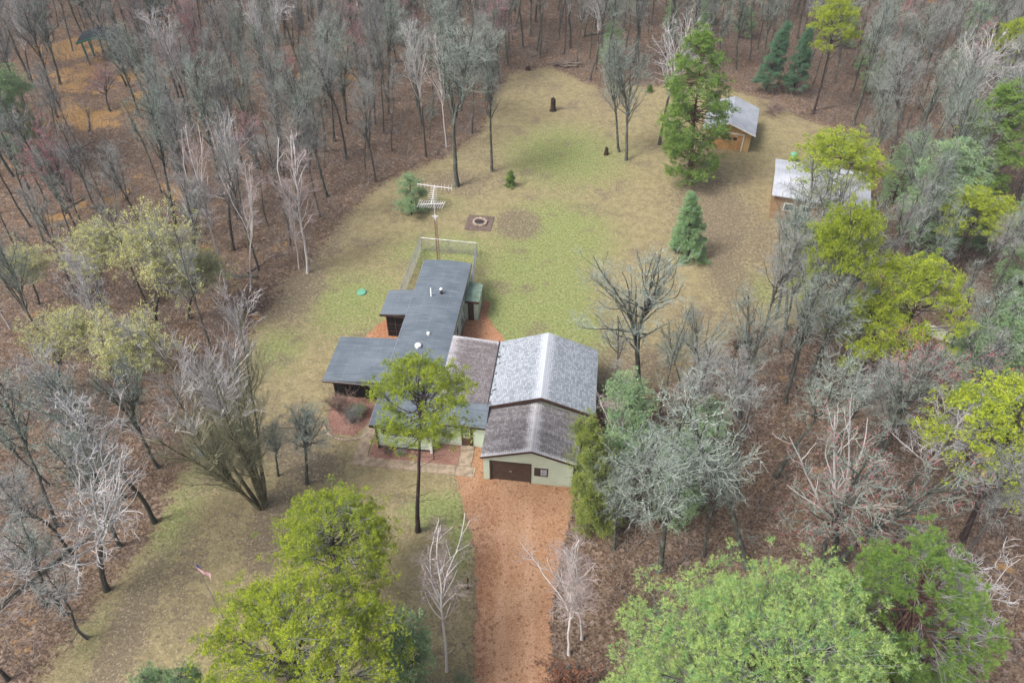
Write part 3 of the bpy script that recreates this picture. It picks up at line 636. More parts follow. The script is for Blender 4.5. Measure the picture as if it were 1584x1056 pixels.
# ---------------------------------------------------------------- antenna tower
ant = thing('antenna_tower', W(-12.2, 51.3), 'rusty lattice tower with a large aluminium television antenna behind the flat roofed house', 'antenna', rz=HA)
H_ = 7.2; lat = MB()
tri = [(.16 * math.cos(2 * PI * k / 3), .16 * math.sin(2 * PI * k / 3)) for k in range(3)]
for x, y in tri: lat.tube((x, y, 0), (x * .8, y * .8, H_), .022, n=5)
k = 0; z = .2
while z < H_ - .4:
    for j in range(3):
        a, b = tri[j], tri[(j + 1) % 3]
        lat.tube((a[0], a[1], z), (b[0], b[1], z + .35), .012, n=4); lat.tube((a[0], a[1], z), (b[0], b[1], z), .010, n=4)
    z += .36
lat.build('lattice_mast', M['rust'], ant)
MB().tube((0, 0, H_ - .3), (0, 0, 9.6), .028, n=6).build('mast_pipe', M['alu'], ant)
q = MB(); q.box(-.1, .1, -.1, .1, H_ - .1, H_ + .22); q.tube((-.28, .05, H_ + .1), (.3, -.1, H_ + .25), .035); q.tube((-.2, -.2, H_ + .3), (.2, .2, H_ + .1), .03); q.build('rotator', M['alu'], ant)
bm_ = MB(); bm_.tube((-.15, 1.25, 9.5), (.1, -1.35, 9.45), .03, n=6); boom = bm_.build('boom', M['alu'], ant)
el = MB()
for i in range(8):
    t = i / 7; x = -.13 + .22 * t; y = 1.0 - 2.0 * t; hw = .28 + .14 * t
    el.tube((x - hw, y, 9.5), (x + hw, y, 9.5), .013, n=4)
el.build('element', M['alu'], boom)
cb = MB(); cb.tube((-1.60, 1.28, 9.55), (1.35, 1.1, 9.45), .03, n=6)
for i in range(11):
    t = i / 10; x = -1.58 + 2.9 * t; y = 1.28 - .17 * t; h = .20 + .10 * (i > 6)
    cb.tube((x, y - .02, 9.5 - h), (x, y + .02, 9.5 + h), .014, n=4)
cb.build('crossbar', M['alu'], boom)
cb = MB(); cb.tube((-.85, -1.35, 9.30), (1.05, -1.15, 9.42), .03, n=6)
for i in range(12):
    t = i / 11; x = -.95 + 2.0 * t
    cb.tube((x - .12, -1.5, 9.12), (x + .12, -1.05, 9.55), .014, n=4)
cb.build('crossbar', M['alu'], boom)

# ---------------------------------------------------------------- yard things
# fire pit
fp = thing('fire_pit', (-3.3, 62.3, 0), 'round stone fire pit with black ashes on its square dark sand pad', 'fire pit')
q = MB(); q.slab([(x + 3.3, y - 62.3, .05) for x, y in [(-4.8, 61.15), (-2.2, 60.85), (-1.85, 63.4), (-4.45, 63.75)]], .05); q.build('sand_pad', M['pad'], fp)
rr = random.Random(8)
for i in range(16):
    a = 2 * PI * i / 16; q = MB(); r0 = .62; s = rr.uniform(.13, .19); cx, cy = r0 * math.cos(a), r0 * math.sin(a)
    q.lathe(cx, cy, [(s * .8, .05), (s, .12), (s * rr.uniform(.7, .95), .24), (s * .3, .29)], 7); q.build('stone', M['stone'], fp)
MB().lathe(0, 0, [(.47, .05), (.48, .09), (.25, .13), (.05, .15)], 14).build('ashes', M['ash'], fp)
# septic lid
o = MB().lathe(0, 0, [(.42, 0), (.42, .12), (.38, .16), (.12, .19), (.02, .2)], 20).build('septic_lid', M['greenlid'], smooth=False); o.location = (-13.4, 51.2, 0)
tag(o, 'round green plastic lid set in the grass left of the house', 'lid')
def rock_or_stump(x, y, h, r, label, seed):
    rr = np.random.default_rng(seed); mb = MB(); n = 14
    prof = [(r * 1.5, 0), (r * 1.15, .08), (r, h * .4), (r * .92, h * .9), (r * .8, h), (r * .25, h - .05)]
    mb.lathe(0, 0, prof, n)
    mb.v = [(vx * (1 + .14 * math.sin(3 * math.atan2(vy, vx) + seed) + rr.normal(0, .05)), vy * (1 + .14 * math.cos(2 * math.atan2(vy, vx) + seed)), vz + (rr.normal(0, .10) * h if vz > h * .85 else 0)) for vx, vy, vz in mb.v]
    o = mb.build('tree_stump', M['stumpwood'], smooth=False); o.location = (x, y, 0); tag(o, label, 'stump')
rock_or_stump(4.8, 87.1, 1.5, .32, 'tall dark broken stump standing alone in the far middle of the lawn', 2)
rock_or_stump(10.5, 76.3, .8, .22, 'short dark stump in the lawn beside the pair of thin bare trees', 3)
rock_or_stump(1.9, 99.3, .45, .3, 'low stump at the far forest edge beside the log pile', 5)
# log pile
lp = thing('log_pile', (7.1, 100.6, 0), 'low heap of cut logs at the far edge of the lawn', 'log pile')
rr = random.Random(3)
for i in range(14):
    a = rr.uniform(-.4, .4); L = rr.uniform(.9, 2.3); cx, cy = rr.uniform(-1.6, 1.6), rr.uniform(-.5, .5); z = .15 + .22 * (i // 6)
    MB().tube((cx - L / 2 * math.cos(a), cy - L / 2 * math.sin(a), z), (cx + L / 2 * math.cos(a), cy + L / 2 * math.sin(a), z + rr.uniform(0, .1)), rr.uniform(.09, .19), n=8).build('log', M['deadwood'] if i else M['bark_birch'], lp)
# utility pedestal
ped = thing('utility_box', (-22.0, 32.9, 0), 'small blue grey utility pedestal at the left lawn edge below the fan shaped tree', 'utility box')
q = MB(); q.box(-.22, .22, -.16, .16, 0, 1.0); q.build('cabinet', M['pedestal'], ped)
q = MB(); q.prism([(-.25, 1.0), (.25, 1.0), (.25, 1.05), (.1, 1.16), (-.1, 1.16), (-.25, 1.05)], -.19, .19); q.build('cap', M['galv'], ped)
# flag
fl = thing('flagpole', (-16.9, 20.9, 0), 'thin pole with a small red and white striped flag on the front lawn', 'flagpole')
MB().tube((0, 0, 0), (.12, -.1, 6.3), .030, .018, n=8).build('pole', M['galv'], fl)
fv = []; ff = []; nx_, nz_ = 16, 10
for j in range(nz_ + 1):
    for i in range(nx_ + 1):
        u = i / nx_; v = j / nz_
        fv.append((u * .95, .10 * math.sin(u * 9 + v * 2) * u + .0, -v * .62 - .42 * u ** 1.3))
for j in range(nz_):
    for i in range(nx_): a = j * (nx_ + 1) + i; ff.append((a, a + 1, a + nx_ + 2, a + nx_ + 1))
mb = MB(); mb.add(fv, ff); o = mb.build('flag', M['flag'], fl, True); o.location = (.12, -.1, 6.25); o.rotation_euler = (0, 0, -.5)
sol = o.modifiers.new('s', 'SOLIDIFY'); sol.thickness = .006
# driveway marker post
o = MB().tube((0, 0, 0), (.03, 0, 1.15), .06, .05, n=8).build('post', M['stumpwood']); o.location = (-2.55, 22.9, 0); tag(o, 'short dark wooden post at the left edge of the gravel driveway', 'post')
# bird feeder
bf = thing('bird_feeder', (17.5, 42.2, 0), 'bird feeder tray on a thin dark pole among the leaves right of the house', 'bird feeder')
MB().tube((0, 0, 0), (.1, 0, 2.3), .04, n=6).build('pole', M['stumpwood'], bf)
q = MB(); q.box(-.25, .45, -.3, .3, 2.3, 2.36); q.prism([(-.3, 2.62), (.5, 2.62), (.1, 2.85)], -.32, .32); q.box(0, .2, -.1, .1, 2.36, 2.65); q.build('tray', M['stumpwood'], bf)
# staked sapling and support post in the front bed
o = MB().tube((0, 0, 0), (.05, .02, 1.5), .035, .03, n=6).build('stake', M['stumpwood']); o.location = W(-9.0, 31.9); tag(o, 'thin dark stake in the red gravel bed before the entry wall', 'stake')
# stone edging of the garden bed
ge = thing('garden_edging', W(-15.8, 33.7), 'curved row of pale stones edging the garden bed left of the walk', 'edging', rz=HA)
rr = random.Random(6)
for i in range(26):
    a = PI + .35 + i / 25 * (PI * .75); s = rr.uniform(.07, .12)
    MB().lathe(1.9 * math.cos(a), .9 + 1.7 * math.sin(a), [(s, 0), (s * 1.1, .07), (s * .5, .13)], 6).build('stone', M['stone'], ge)

# ---------------------------------------------------------------- yellow shed
YA = math.radians(-16.8); ys_ = thing('garden_shed', (24.1, 77.3, 0), 'yellow shed with grey metal gable roof and white door frame at the lawn edge', 'shed', rz=YA)
q = MB(); q.prism([(-2.45, 0), (2.6, 0), (2.6, 2.45), (0, 3.35), (-2.45, 2.45)], .55, 6.7); q.build('wall', M['yellow'], ys_)
q = MB(); q.prism([(-2.85, 2.33), (0, 3.42), (3.0, 2.33), (3.0, 2.42), (0, 3.52), (-2.85, 2.42)], 0, 7.0); q.build('roof', M['metalroof'], ys_)
q = MB(); q.prism([(-2.87, 2.22), (0, 3.30), (3.02, 2.22), (3.02, 2.40), (0, 3.50), (-2.87, 2.40)], -.05, 0); q.build('bargeboard', M['white'], ys_)
q = MB(); q.box(-1.9, 1.75, .49, .55, 0, 1.95); dd = q.build('shed_door', M['orangedoor'], ys_)
q = MB()
for x in (-.5, .1, .7): q.box(x, x + .42, .46, .49, 1.25, 1.6)
q.build('pane', M['glass'], dd)
q = MB(); q.box(-2.02, -1.9, .47, .56, 0, 2.07); q.box(1.75, 1.87, .47, .56, 0, 2.07); q.box(-1.9, 1.75, .47, .56, 1.95, 2.07); q.build('door_frame', M['white'], ys_)
# cabin
cb_ = thing('cabin', (25.4, 63.4, 0), 'cabin with low white metal roof and orange brown log wall behind the right pines', 'cabin', rz=math.radians(-17))
q = MB(); q.box(.35, 8.9, .45, 7.0, 0, 2.75); q.build('wall', M['orange'], cb_)
q = MB(); q.prism([(0, 2.9), (0, 2.78), (3.7, 3.28), (7.4, 2.78), (7.4, 2.9), (3.7, 3.4)], 0, 9.2)
q.v = [(y, x, z) for x, y, z in q.v]; q.f = [f[::-1] for f in q.f]; q.build('roof', M['whiteroof'], cb_)
for x in (1.5, 3.0, 5.2):
    q = MB(); q.box(x - .08, x + .98, .40, .45, 1.12, 1.2); q.box(x - .08, x + .98, .40, .45, 1.9, 1.98); q.box(x - .08, x, .40, .45, 1.2, 1.9); q.box(x + .9, x + .98, .40, .45, 1.2, 1.9)
    wf = q.build('window', M['white'], cb_); q = MB(); q.box(x, x + .9, .43, .452, 1.2, 1.9); q.build('pane', M['glass'], wf)
q = MB(); q.box(7.0, 7.9, .40, .45, .02, 2.05); q.build('door', M['doorbrown'], cb_)
o = MB().lathe(0, 0, [(.38, 0), (.42, .9), (.44, .92), (.40, 1.02), (.2, 1.15), (.02, 1.18)], 16).build('trash_can', M['greenlid']); o.location = (31.3, 75.0, 0); tag(o, 'green domed trash can behind the white roofed cabin', 'trash can')
o = MB().lathe(0, 0, [(.34, 0), (.36, .75), (.38, .78), (.34, .84), (.02, .86)], 14).build('barrel', M['bluetarp']); o.location = (34.2, 74.0, 0); tag(o, 'dark blue grey barrel behind the white roofed cabin', 'barrel')
# hunting hut
ht = thing('shelter', (-56.4, 101.5, 0), 'dark green open shelter with black roof in the woods at the upper left', 'shelter', rz=math.radians(12))
q = MB()
for x in (-1.9, 1.9):
    for y in (-1.5, 1.5): q.box(x - .09, x + .09, y - .09, y + .09, 0, 3.2)
q.build('posts', M['hutgreen'], ht)
q = MB(); q.box(1.5, 2.2, -1.62, -1.5, 0, 3.2); q.build('panel', M['hutgreen'], ht)
q = MB(); q.prism([(-2.4, 3.1), (0, 3.75), (2.4, 3.1), (2.4, 3.22), (0, 3.87), (-2.4, 3.22)], -2.0, 2.0); q.build('roof', M['hutroof'], ht)
q = MB(); q.prism([(-2.45, 2.95), (0, 3.6), (2.45, 2.95), (2.45, 3.2), (0, 3.85), (-2.45, 3.2)], -2.06, -2.0); q.build('bargeboard', M['hutgreen'], ht)
# weathered board deck in the right woods
pl = thing('board_stack', (35.6, 45.6, 0), 'pale weathered board panels on low trestles in the woods behind the right pines', 'boards', rz=math.radians(-38))
q = MB(); q.box(-1.5, .25, -.75, .75, .62, .68); q.build('panel', M['weathered'], pl)
q = MB(); q.box(.45, 1.55, -.62, .72, .60, .66); q.build('panel', M['weathered'], pl)
q = MB()
for x in (-1.2, 0, .7, 1.4): q.box(x - .05, x + .05, -.6, .6, 0, .6)
q.build('trestle', M['deadwood'], pl)
wd = thing('wood_shelter', (31.4, 51.0, 0), 'small orange sided wood store with dark blue sheet roof in the right woods', 'wood store', rz=math.radians(-20))
q = MB(); q.box(-.65, .55, -.5, .5, 0, .95); q.build('wall', M['orange'], wd)
q = MB(); q.slab([(-.55, -.6, 1.25), (.8, -.6, 1.05), (.8, .7, 1.15), (-.55, .7, 1.35)], .06); q.build('roof', M['bluetarp'], wd)

# ================================================================ trees
def nrm(v): return v / (np.linalg.norm(v, axis=-1, keepdims=True) + 1e-9)
def grow(rng, P, D, L, R0, R1, K, up=0.0, wob=.08):
    Mn = len(P); pts = np.zeros((Mn, K + 1, 3)); pts[:, 0] = P; d = nrm(D)
    up = np.broadcast_to(up, (Mn,))
    for k in range(K):
        d = nrm(d + rng.normal(0, wob, (Mn, 3)) + np.stack([np.zeros(Mn), np.zeros(Mn), up], 1))
        pts[:, k + 1] = pts[:, k] + d * (L / K)[:, None]
    t = np.linspace(0, 1, K + 1)
    return pts, R0[:, None] * (1 - t) + R1[:, None] * t
def sprout(rng, br, n, t0, t1, a0, a1, lift=0.0, bias=1.0, weights=None):
    pts, rad = br; Mn, K1, _ = pts.shape
    Ls = np.linalg.norm(pts[:, -1] - pts[:, 0], axis=1)
    w_ = Ls if weights is None else weights
    idx = rng.choice(Mn, n, p=w_ / w_.sum())
    t = t0 + (t1 - t0) * rng.uniform(0, 1, n) ** bias
    s = t * (K1 - 1); k = np.clip(s.astype(int), 0, K1 - 2); f = (s - k)[:, None]
    P = pts[idx, k] * (1 - f) + pts[idx, k + 1] * f
    d = nrm(pts[idx, k + 1] - pts[idx, k]); r = rad[idx, k] * (1 - f[:, 0]) + rad[idx, k + 1] * f[:, 0]
    q_ = nrm(np.cross(d, rng.normal(0, 1, (n, 3)))); a = np.radians(rng.uniform(a0, a1, n))[:, None]
    D = nrm(d * np.cos(a) + q_ * np.sin(a) + np.array([0, 0, lift]))
    return P, D, t, r, idx, Ls[idx]
def tube_arrays(br, S):
    pts, rad = br; Mn, K1, _ = pts.shape
    d = nrm(pts[:, -1] - pts[:, 0]); ref = np.where(np.abs(d[:, 2:3]) < .9, np.array([[0, 0, 1.]]), np.array([[1., 0, 0]]))
    u = nrm(np.cross(d, ref)); v = np.cross(d, u)
    a = np.linspace(0, 2 * PI, S, endpoint=False)
    ring = u[:, None, None] * np.cos(a)[None, None, :, None] + v[:, None, None] * np.sin(a)[None, None, :, None]
    V = pts[:, :, None] + ring * rad[:, :, None, None]
    base = (np.arange(Mn) * K1 * S)[:, None, None] + (np.arange(K1 - 1) * S)[None, :, None]
    i = np.arange(S)[None, None]; j = (np.arange(S)[None, None] + 1) % S
    F = np.stack([base + i, base + j, base + j + S, base + i + S], -1).reshape(-1, 4)
    return V.reshape(-1, 3), F
def join_tubes(lst):
    Vs = []; Fs = []; o = 0
    for br, S in lst:
        V, F = tube_arrays(br, S); Vs.append(V); Fs.append(F + o); o += len(V)
    return np.concatenate(Vs), np.concatenate(Fs)
def blades(rng, Cn, Ax, nb, ln, wd, spread=(30, 85), jit=.0):
    """nb needle blades round each tuft centre"""
    n = len(Cn) * nb; c = np.repeat(Cn, nb, 0) + rng.normal(0, jit + 1e-6, (n, 3)); ax = np.repeat(nrm(Ax), nb, 0)
    q_ = nrm(np.cross(ax, rng.normal(0, 1, (n, 3)))); a = np.radians(rng.uniform(spread[0], spread[1], n))[:, None]
    d = nrm(ax * np.cos(a) + q_ * np.sin(a)); s = nrm(np.cross(d, rng.normal(0, 1, (n, 3))))
    L = (ln * rng.uniform(.7, 1.25, n))[:, None]; w_ = (wd * rng.uniform(.7, 1.2, n))[:, None]
    V = np.stack([c - s * w_ * .5, c + s * w_ * .5, c + d * L], 1).reshape(-1, 3)
    return V, np.arange(n * 3).reshape(-1, 3)
def leaves(rng, Cn, sz):
    n = len(Cn); d = nrm(rng.normal(0, 1, (n, 3))); s = nrm(np.cross(d, rng.normal(0, 1, (n, 3)))); L = (sz * rng.uniform(.6, 1.2, n))[:, None]
    V = np.stack([Cn - d * L * .5, Cn + s * L * .38, Cn + d * L * .5, Cn - s * L * .38], 1).reshape(-1, 3)
    return V, np.arange(n * 4).reshape(-1, 4)
def flatten(br):
    pts, rad = br; return pts
def mk(name, trunk, crown, tmat, cmat, leaf=None, lmat=None):
    tv, tf = join_tubes(trunk)
    tme = np_mesh('trunk', tv, [tf], [tmat], True)
    cv, cf = join_tubes(crown) if crown else (np.zeros((0, 3)), np.zeros((0, 4), int))
    faces = [cf]; mi = [np.zeros(len(cf), int)]
    if leaf is not None:
        lv_, lf_ = leaf; faces.append(lf_ + len(cv)); cv = np.concatenate([cv, lv_]); mi.append(np.ones(len(lf_), int))
    cme = np_mesh('crown', cv, [f for f in faces if len(f)], [cmat] + ([lmat] if lmat else []), False, np.concatenate(mi))
    return tme, cme

def bare_tree(seed, H=15., R=2.8, bole=.42, r0=.17, limbs=26, ang=(30, 60), n2=170, n3=900, n4=700, tw=.013, up=.08, forks=2, tmat='bark_grey', cmat='tw_grey', buds=None, dead=8, twl=1.0, wob=.13, lichen=0):
    rng = np.random.default_rng(seed)
    T = grow(rng, np.zeros((1, 3)), np.array([[rng.normal(0, .04), rng.normal(0, .04), 1.]]), np.array([H * .93]), np.array([r0]), np.array([.03]), 16, .03, .05)
    T[1][0, 0] *= 1.35
    P, D, t, r, _, _ = sprout(rng, T, forks, bole, min(.75, bole + .2), 14, 30, .35)
    Fk = grow(rng, P, D, (H * (1 - t)) * rng.uniform(.75, .95, forks), r * .72, np.full(forks, .02), 9, .06, .09)
    P, D, t, r, _, _ = sprout(rng, T, limbs, bole, .97, ang[0], ang[1], .12)
    tt = (t - bole) / (1 - bole); prof = np.sin(np.clip(.30 + tt * .72, 0, 1) * PI) ** .75 + .15
    L1 = grow(rng, P, D, R * 1.25 * prof * rng.uniform(.55, 1.2, limbs), np.minimum(r * .6, .075), np.full(limbs, .016), 8, up, wob)
    nf = max(3, limbs * forks // 4)
    P, D, t, r, _, _ = sprout(rng, Fk, nf, .15, .95, ang[0], ang[1], .12)
    L1b = grow(rng, P, D, R * rng.uniform(.45, 1.05, nf) * (1.1 - t * .6), np.minimum(r * .6, .065), np.full(nf, .015), 8, up, wob)
    lst = [(T, 9), (Fk, 7), (L1, 5), (L1b, 5)]
    if dead:
        P, D, t, r, _, _ = sprout(rng, T, dead, .12, bole, 55, 95)
        Dd = grow(rng, P, D, rng.uniform(.4, 2.0, dead), np.full(dead, .024), np.full(dead, .010), 5, 0, .2); lst.append((Dd, 3))
    big = (np.concatenate([L1[0], L1b[0]]), np.concatenate([L1[1], L1b[1]]))
    P, D, t, r, _, pl_ = sprout(rng, big, n2, .12, 1.0, 28, 72, .08, .8)
    L2 = grow(rng, P, D, (.30 + .42 * pl_ * (1.15 - t)) * rng.uniform(.45, 1.35, n2), np.clip(r * .6, .013, .032), np.full(n2, .010), 5, up * .7, wob * 1.3)
    P, D, t, r, _, pl_ = sprout(rng, L2, n3, .10, 1.0, 25, 75, .08, .75)
    L3 = grow(rng, P, D, twl * (.25 + .35 * np.minimum(pl_, 1.6)) * rng.uniform(.4, 1.4, n3), np.full(n3, tw * 1.1), np.full(n3, tw * .6), 3, up * .5, wob * 1.6)
    crown = [(L2, 4), (L3, 3)]; tips = L3
    if n4:
        P, D, t, r, _, pl_ = sprout(rng, L3, n4, .1, 1.0, 25, 75, .1, .7)
        L4 = grow(rng, P, D, twl * .40 * rng.uniform(.4, 1.3, n4), np.full(n4, tw * .85), np.full(n4, tw * .45), 2, up * .4, wob * 1.5)
        crown.append((L4, 3)); tips = L4
    if buds:
        kind, nb, sz = buds
        idx = rng.integers(0, len(tips[0]), nb); k = rng.integers(1, tips[0].shape[1], nb)
        Cn = tips[0][idx, k] + rng.normal(0, .07, (nb, 3)); leaf = leaves(rng, Cn, sz)
        return mk('t', lst, crown, M[tmat], M[cmat], leaf, M[kind])
    if lichen:
        Cs = []
        for br, m_, w_ in ((L2, .55, .03), (L3, .30, .03), (L1, .15, .05)):
            k_ = int(lichen * m_); idx = rng.integers(0, len(br[0]), k_); kk = rng.integers(0, br[0].shape[1] - 1, k_); f = rng.uniform(0, 1, (k_, 1))
            Cs.append(br[0][idx, kk] * (1 - f) + br[0][idx, kk + 1] * f + rng.normal(0, w_, (k_, 3)))
        return mk('t', lst, crown, M[tmat], M[cmat], leaves(rng, np.concatenate(Cs), .075), M['lichen'])
    return mk('t', lst, crown, M[tmat], M[cmat])

def vase_tree(seed, H=16.5, R=3.9):
    rng = np.random.default_rng(seed); n = 13
    a = np.arange(n) * 2.4 + rng.normal(0, .3, n); P = np.stack([np.cos(a) * .25, np.sin(a) * .25, np.zeros(n)], 1)
    sp_ = .05 + .20 * np.sqrt(np.arange(n) / n)
    D = np.stack([np.cos(a) * sp_, np.sin(a) * sp_, np.ones(n)], 1)
    S = grow(rng, P, D, H * rng.uniform(.66, .90, n), rng.uniform(.06, .10, n), np.full(n, .025), 12, .008, .03)
    P, D, t, r, _, _ = sprout(rng, S, 300, .28, .98, 12, 40, .12)
    L1 = grow(rng, P, D, rng.uniform(1.2, 3.6, 300) * (1.15 - .6 * t), np.clip(r * .5, .014, .04), np.full(300, .011), 7, .04, .07)
    P, D, t, r, _, _ = sprout(rng, L1, 2600, .1, 1, 12, 42, .1)
    L2 = grow(rng, P, D, rng.uniform(.5, 1.5, 2600), np.full(2600, .0105), np.full(2600, .007), 4, .05, .09)
    P, D, t, r, _, _ = sprout(rng, L2, 8500, .15, 1, 12, 42, .1)
    L3 = grow(rng, P, D, rng.uniform(.25, .8, 8500), np.full(8500, .0085), np.full(8500, .006), 2, .06, .12)
    tv, tf = join_tubes([(S, 7), (L1, 4)]); tme = np_mesh('trunk', tv, [tf], [M['bark_vase']], True)
    v2, f2 = join_tubes([(L2, 3), (L3, 3)])
    cme = np_mesh('crown', v2, [f2], [M['tw_vase'], M['tw_vase2']], False, (v2[f2[:, 0], 2] > H * .66).astype(int))
    return tme, cme

def pine(seed, H=14., R=3.0, c0=.5, shape='umbrella', nl=46, n2=520, nt=5200, nb=8, ln=.17, wd=.032, ang=(60, 92), up=.05, r0=.16, tmat='bark_pine', lmat='leaf_jack', dead=10, lichen=0, tspread=(25, 85), clump=.10, sparse=0.0, nclump=0, csz=(.26, .14)):
    rng = np.random.default_rng(seed)
    T = grow(rng, np.zeros((1, 3)), np.array([[rng.normal(0, .03), rng.normal(0, .03), 1.]]), np.array([H * .97]), np.array([r0]), np.array([.025]), 16, .03, .03)
    T[1][0, 0] *= 1.3
    t = np.sort(c0 + (1 - c0) * rng.uniform(0, 1, nl) ** .85 * .985)
    if shape == 'umbrella': w_ = lambda x: np.sqrt(np.clip(1 - (np.abs(x - .32) / .72) ** 2.2, .03, 1))
    elif shape == 'cone': w_ = lambda x: np.clip(1.02 - x, .05, 1) ** .85
    elif shape == 'oval': w_ = lambda x: np.clip(np.sin(np.clip(.18 + x * .80, 0, 1) * PI), .08, 1) ** .8
    elif shape == 'column': w_ = lambda x: np.clip(1.05 - x ** 1.8, .1, 1) ** .7
    x = (t - c0) / (1 - c0)
    s = t * 16; k = np.clip(s.astype(int), 0, 15); f = (s - k)[:, None]
    P = T[0][0, k] * (1 - f) + T[0][0, k + 1] * f
    az = np.arange(nl) * 2.4 + rng.normal(0, .5, nl); el_ = np.radians(rng.uniform(ang[0], ang[1], nl) - 24 * x ** 2)
    D = np.stack([np.cos(az) * np.sin(el_), np.sin(az) * np.sin(el_), np.cos(el_)], 1)
    Ll = R * w_(x) * rng.uniform(.68, 1.12, nl)
    L1 = grow(rng, P, D, Ll, np.clip(r0 * .42 * (1.1 - t), .018, .08), np.full(nl, .010), 8, up, .07)
    lst = [(T, 9), (L1, 4)]
    if dead:
        Pd, Dd, _, _, _, _ = sprout(rng, T, dead, min(.2, c0 * .5), c0, 65, 100)
        lst.append((grow(rng, Pd, Dd, rng.uniform(.4, max(.6, R * .75), dead), np.full(dead, .024), np.full(dead, .008), 5, -.02, .12), 3))
    P, D, t2, r, ix, pl_ = sprout(rng, L1, n2, .30, 1.0, 25, 65, .04, .8)
    L2 = grow(rng, P, D, (.22 + .30 * pl_ * (1.2 - t2)) * rng.uniform(.6, 1.2, n2), np.full(n2, .013), np.full(n2, .006), 4, up, .10)
    crown = [(L2, 3)]
    if lichen:
        P, D, _, _, _, _ = sprout(rng, L1, lichen, .05, .85, 30, 85)
        crown.append((grow(rng, P, D, rng.uniform(.3, .9, lichen), np.full(lichen, .011), np.full(lichen, .006), 3, -.02, .2), 3))
    if nclump:
        P, D, *_ = sprout(rng, L2, nclump, .35, 1.0, 0, 45, .35, .6)
        k_ = nt // nclump; sz = np.repeat(rng.uniform(.6, 1.3, nclump), k_)[:, None]
        g_ = rng.normal(0, 1, (nclump * k_, 3)); off = g_ * np.array([csz[0], csz[0], csz[1]]) * sz
        Cn = np.repeat(P, k_, 0) + off; Ax = nrm(off * np.array([1, 1, 2.]) + np.array([0, 0, .22]) + np.repeat(D, k_, 0) * .1)
        return mk('p', lst, crown, M[tmat], M['tw_dead'], blades(rng, Cn, Ax, nb, ln, wd, tspread), M[lmat])
    n_a = int(nt * .62); n_b = nt - n_a
    P, D, *_ = sprout(rng, L2, n_a, .25, 1.0, 0, 45, .25, .7)
    P2, D2, *_ = sprout(rng, L1, n_b, .55, 1.0, 10, 60, .3, .7)
    Cn = np.concatenate([P, P2]) + rng.normal(0, clump, (nt, 3)); Ax = np.concatenate([D, D2])
    if sparse:
        ph = np.sin(Cn[:, 0] * 2.1 + seed) + np.sin(Cn[:, 1] * 2.3 + seed * 2) + np.sin(Cn[:, 2] * 2.6 + seed * 3)
        keep = ph > -1.6 + sparse; Cn = Cn[keep]; Ax = Ax[keep]
    return mk('p', lst, crown, M[tmat], M['tw_dead'], blades(rng, Cn, Ax, nb, ln, wd, tspread), M[lmat])

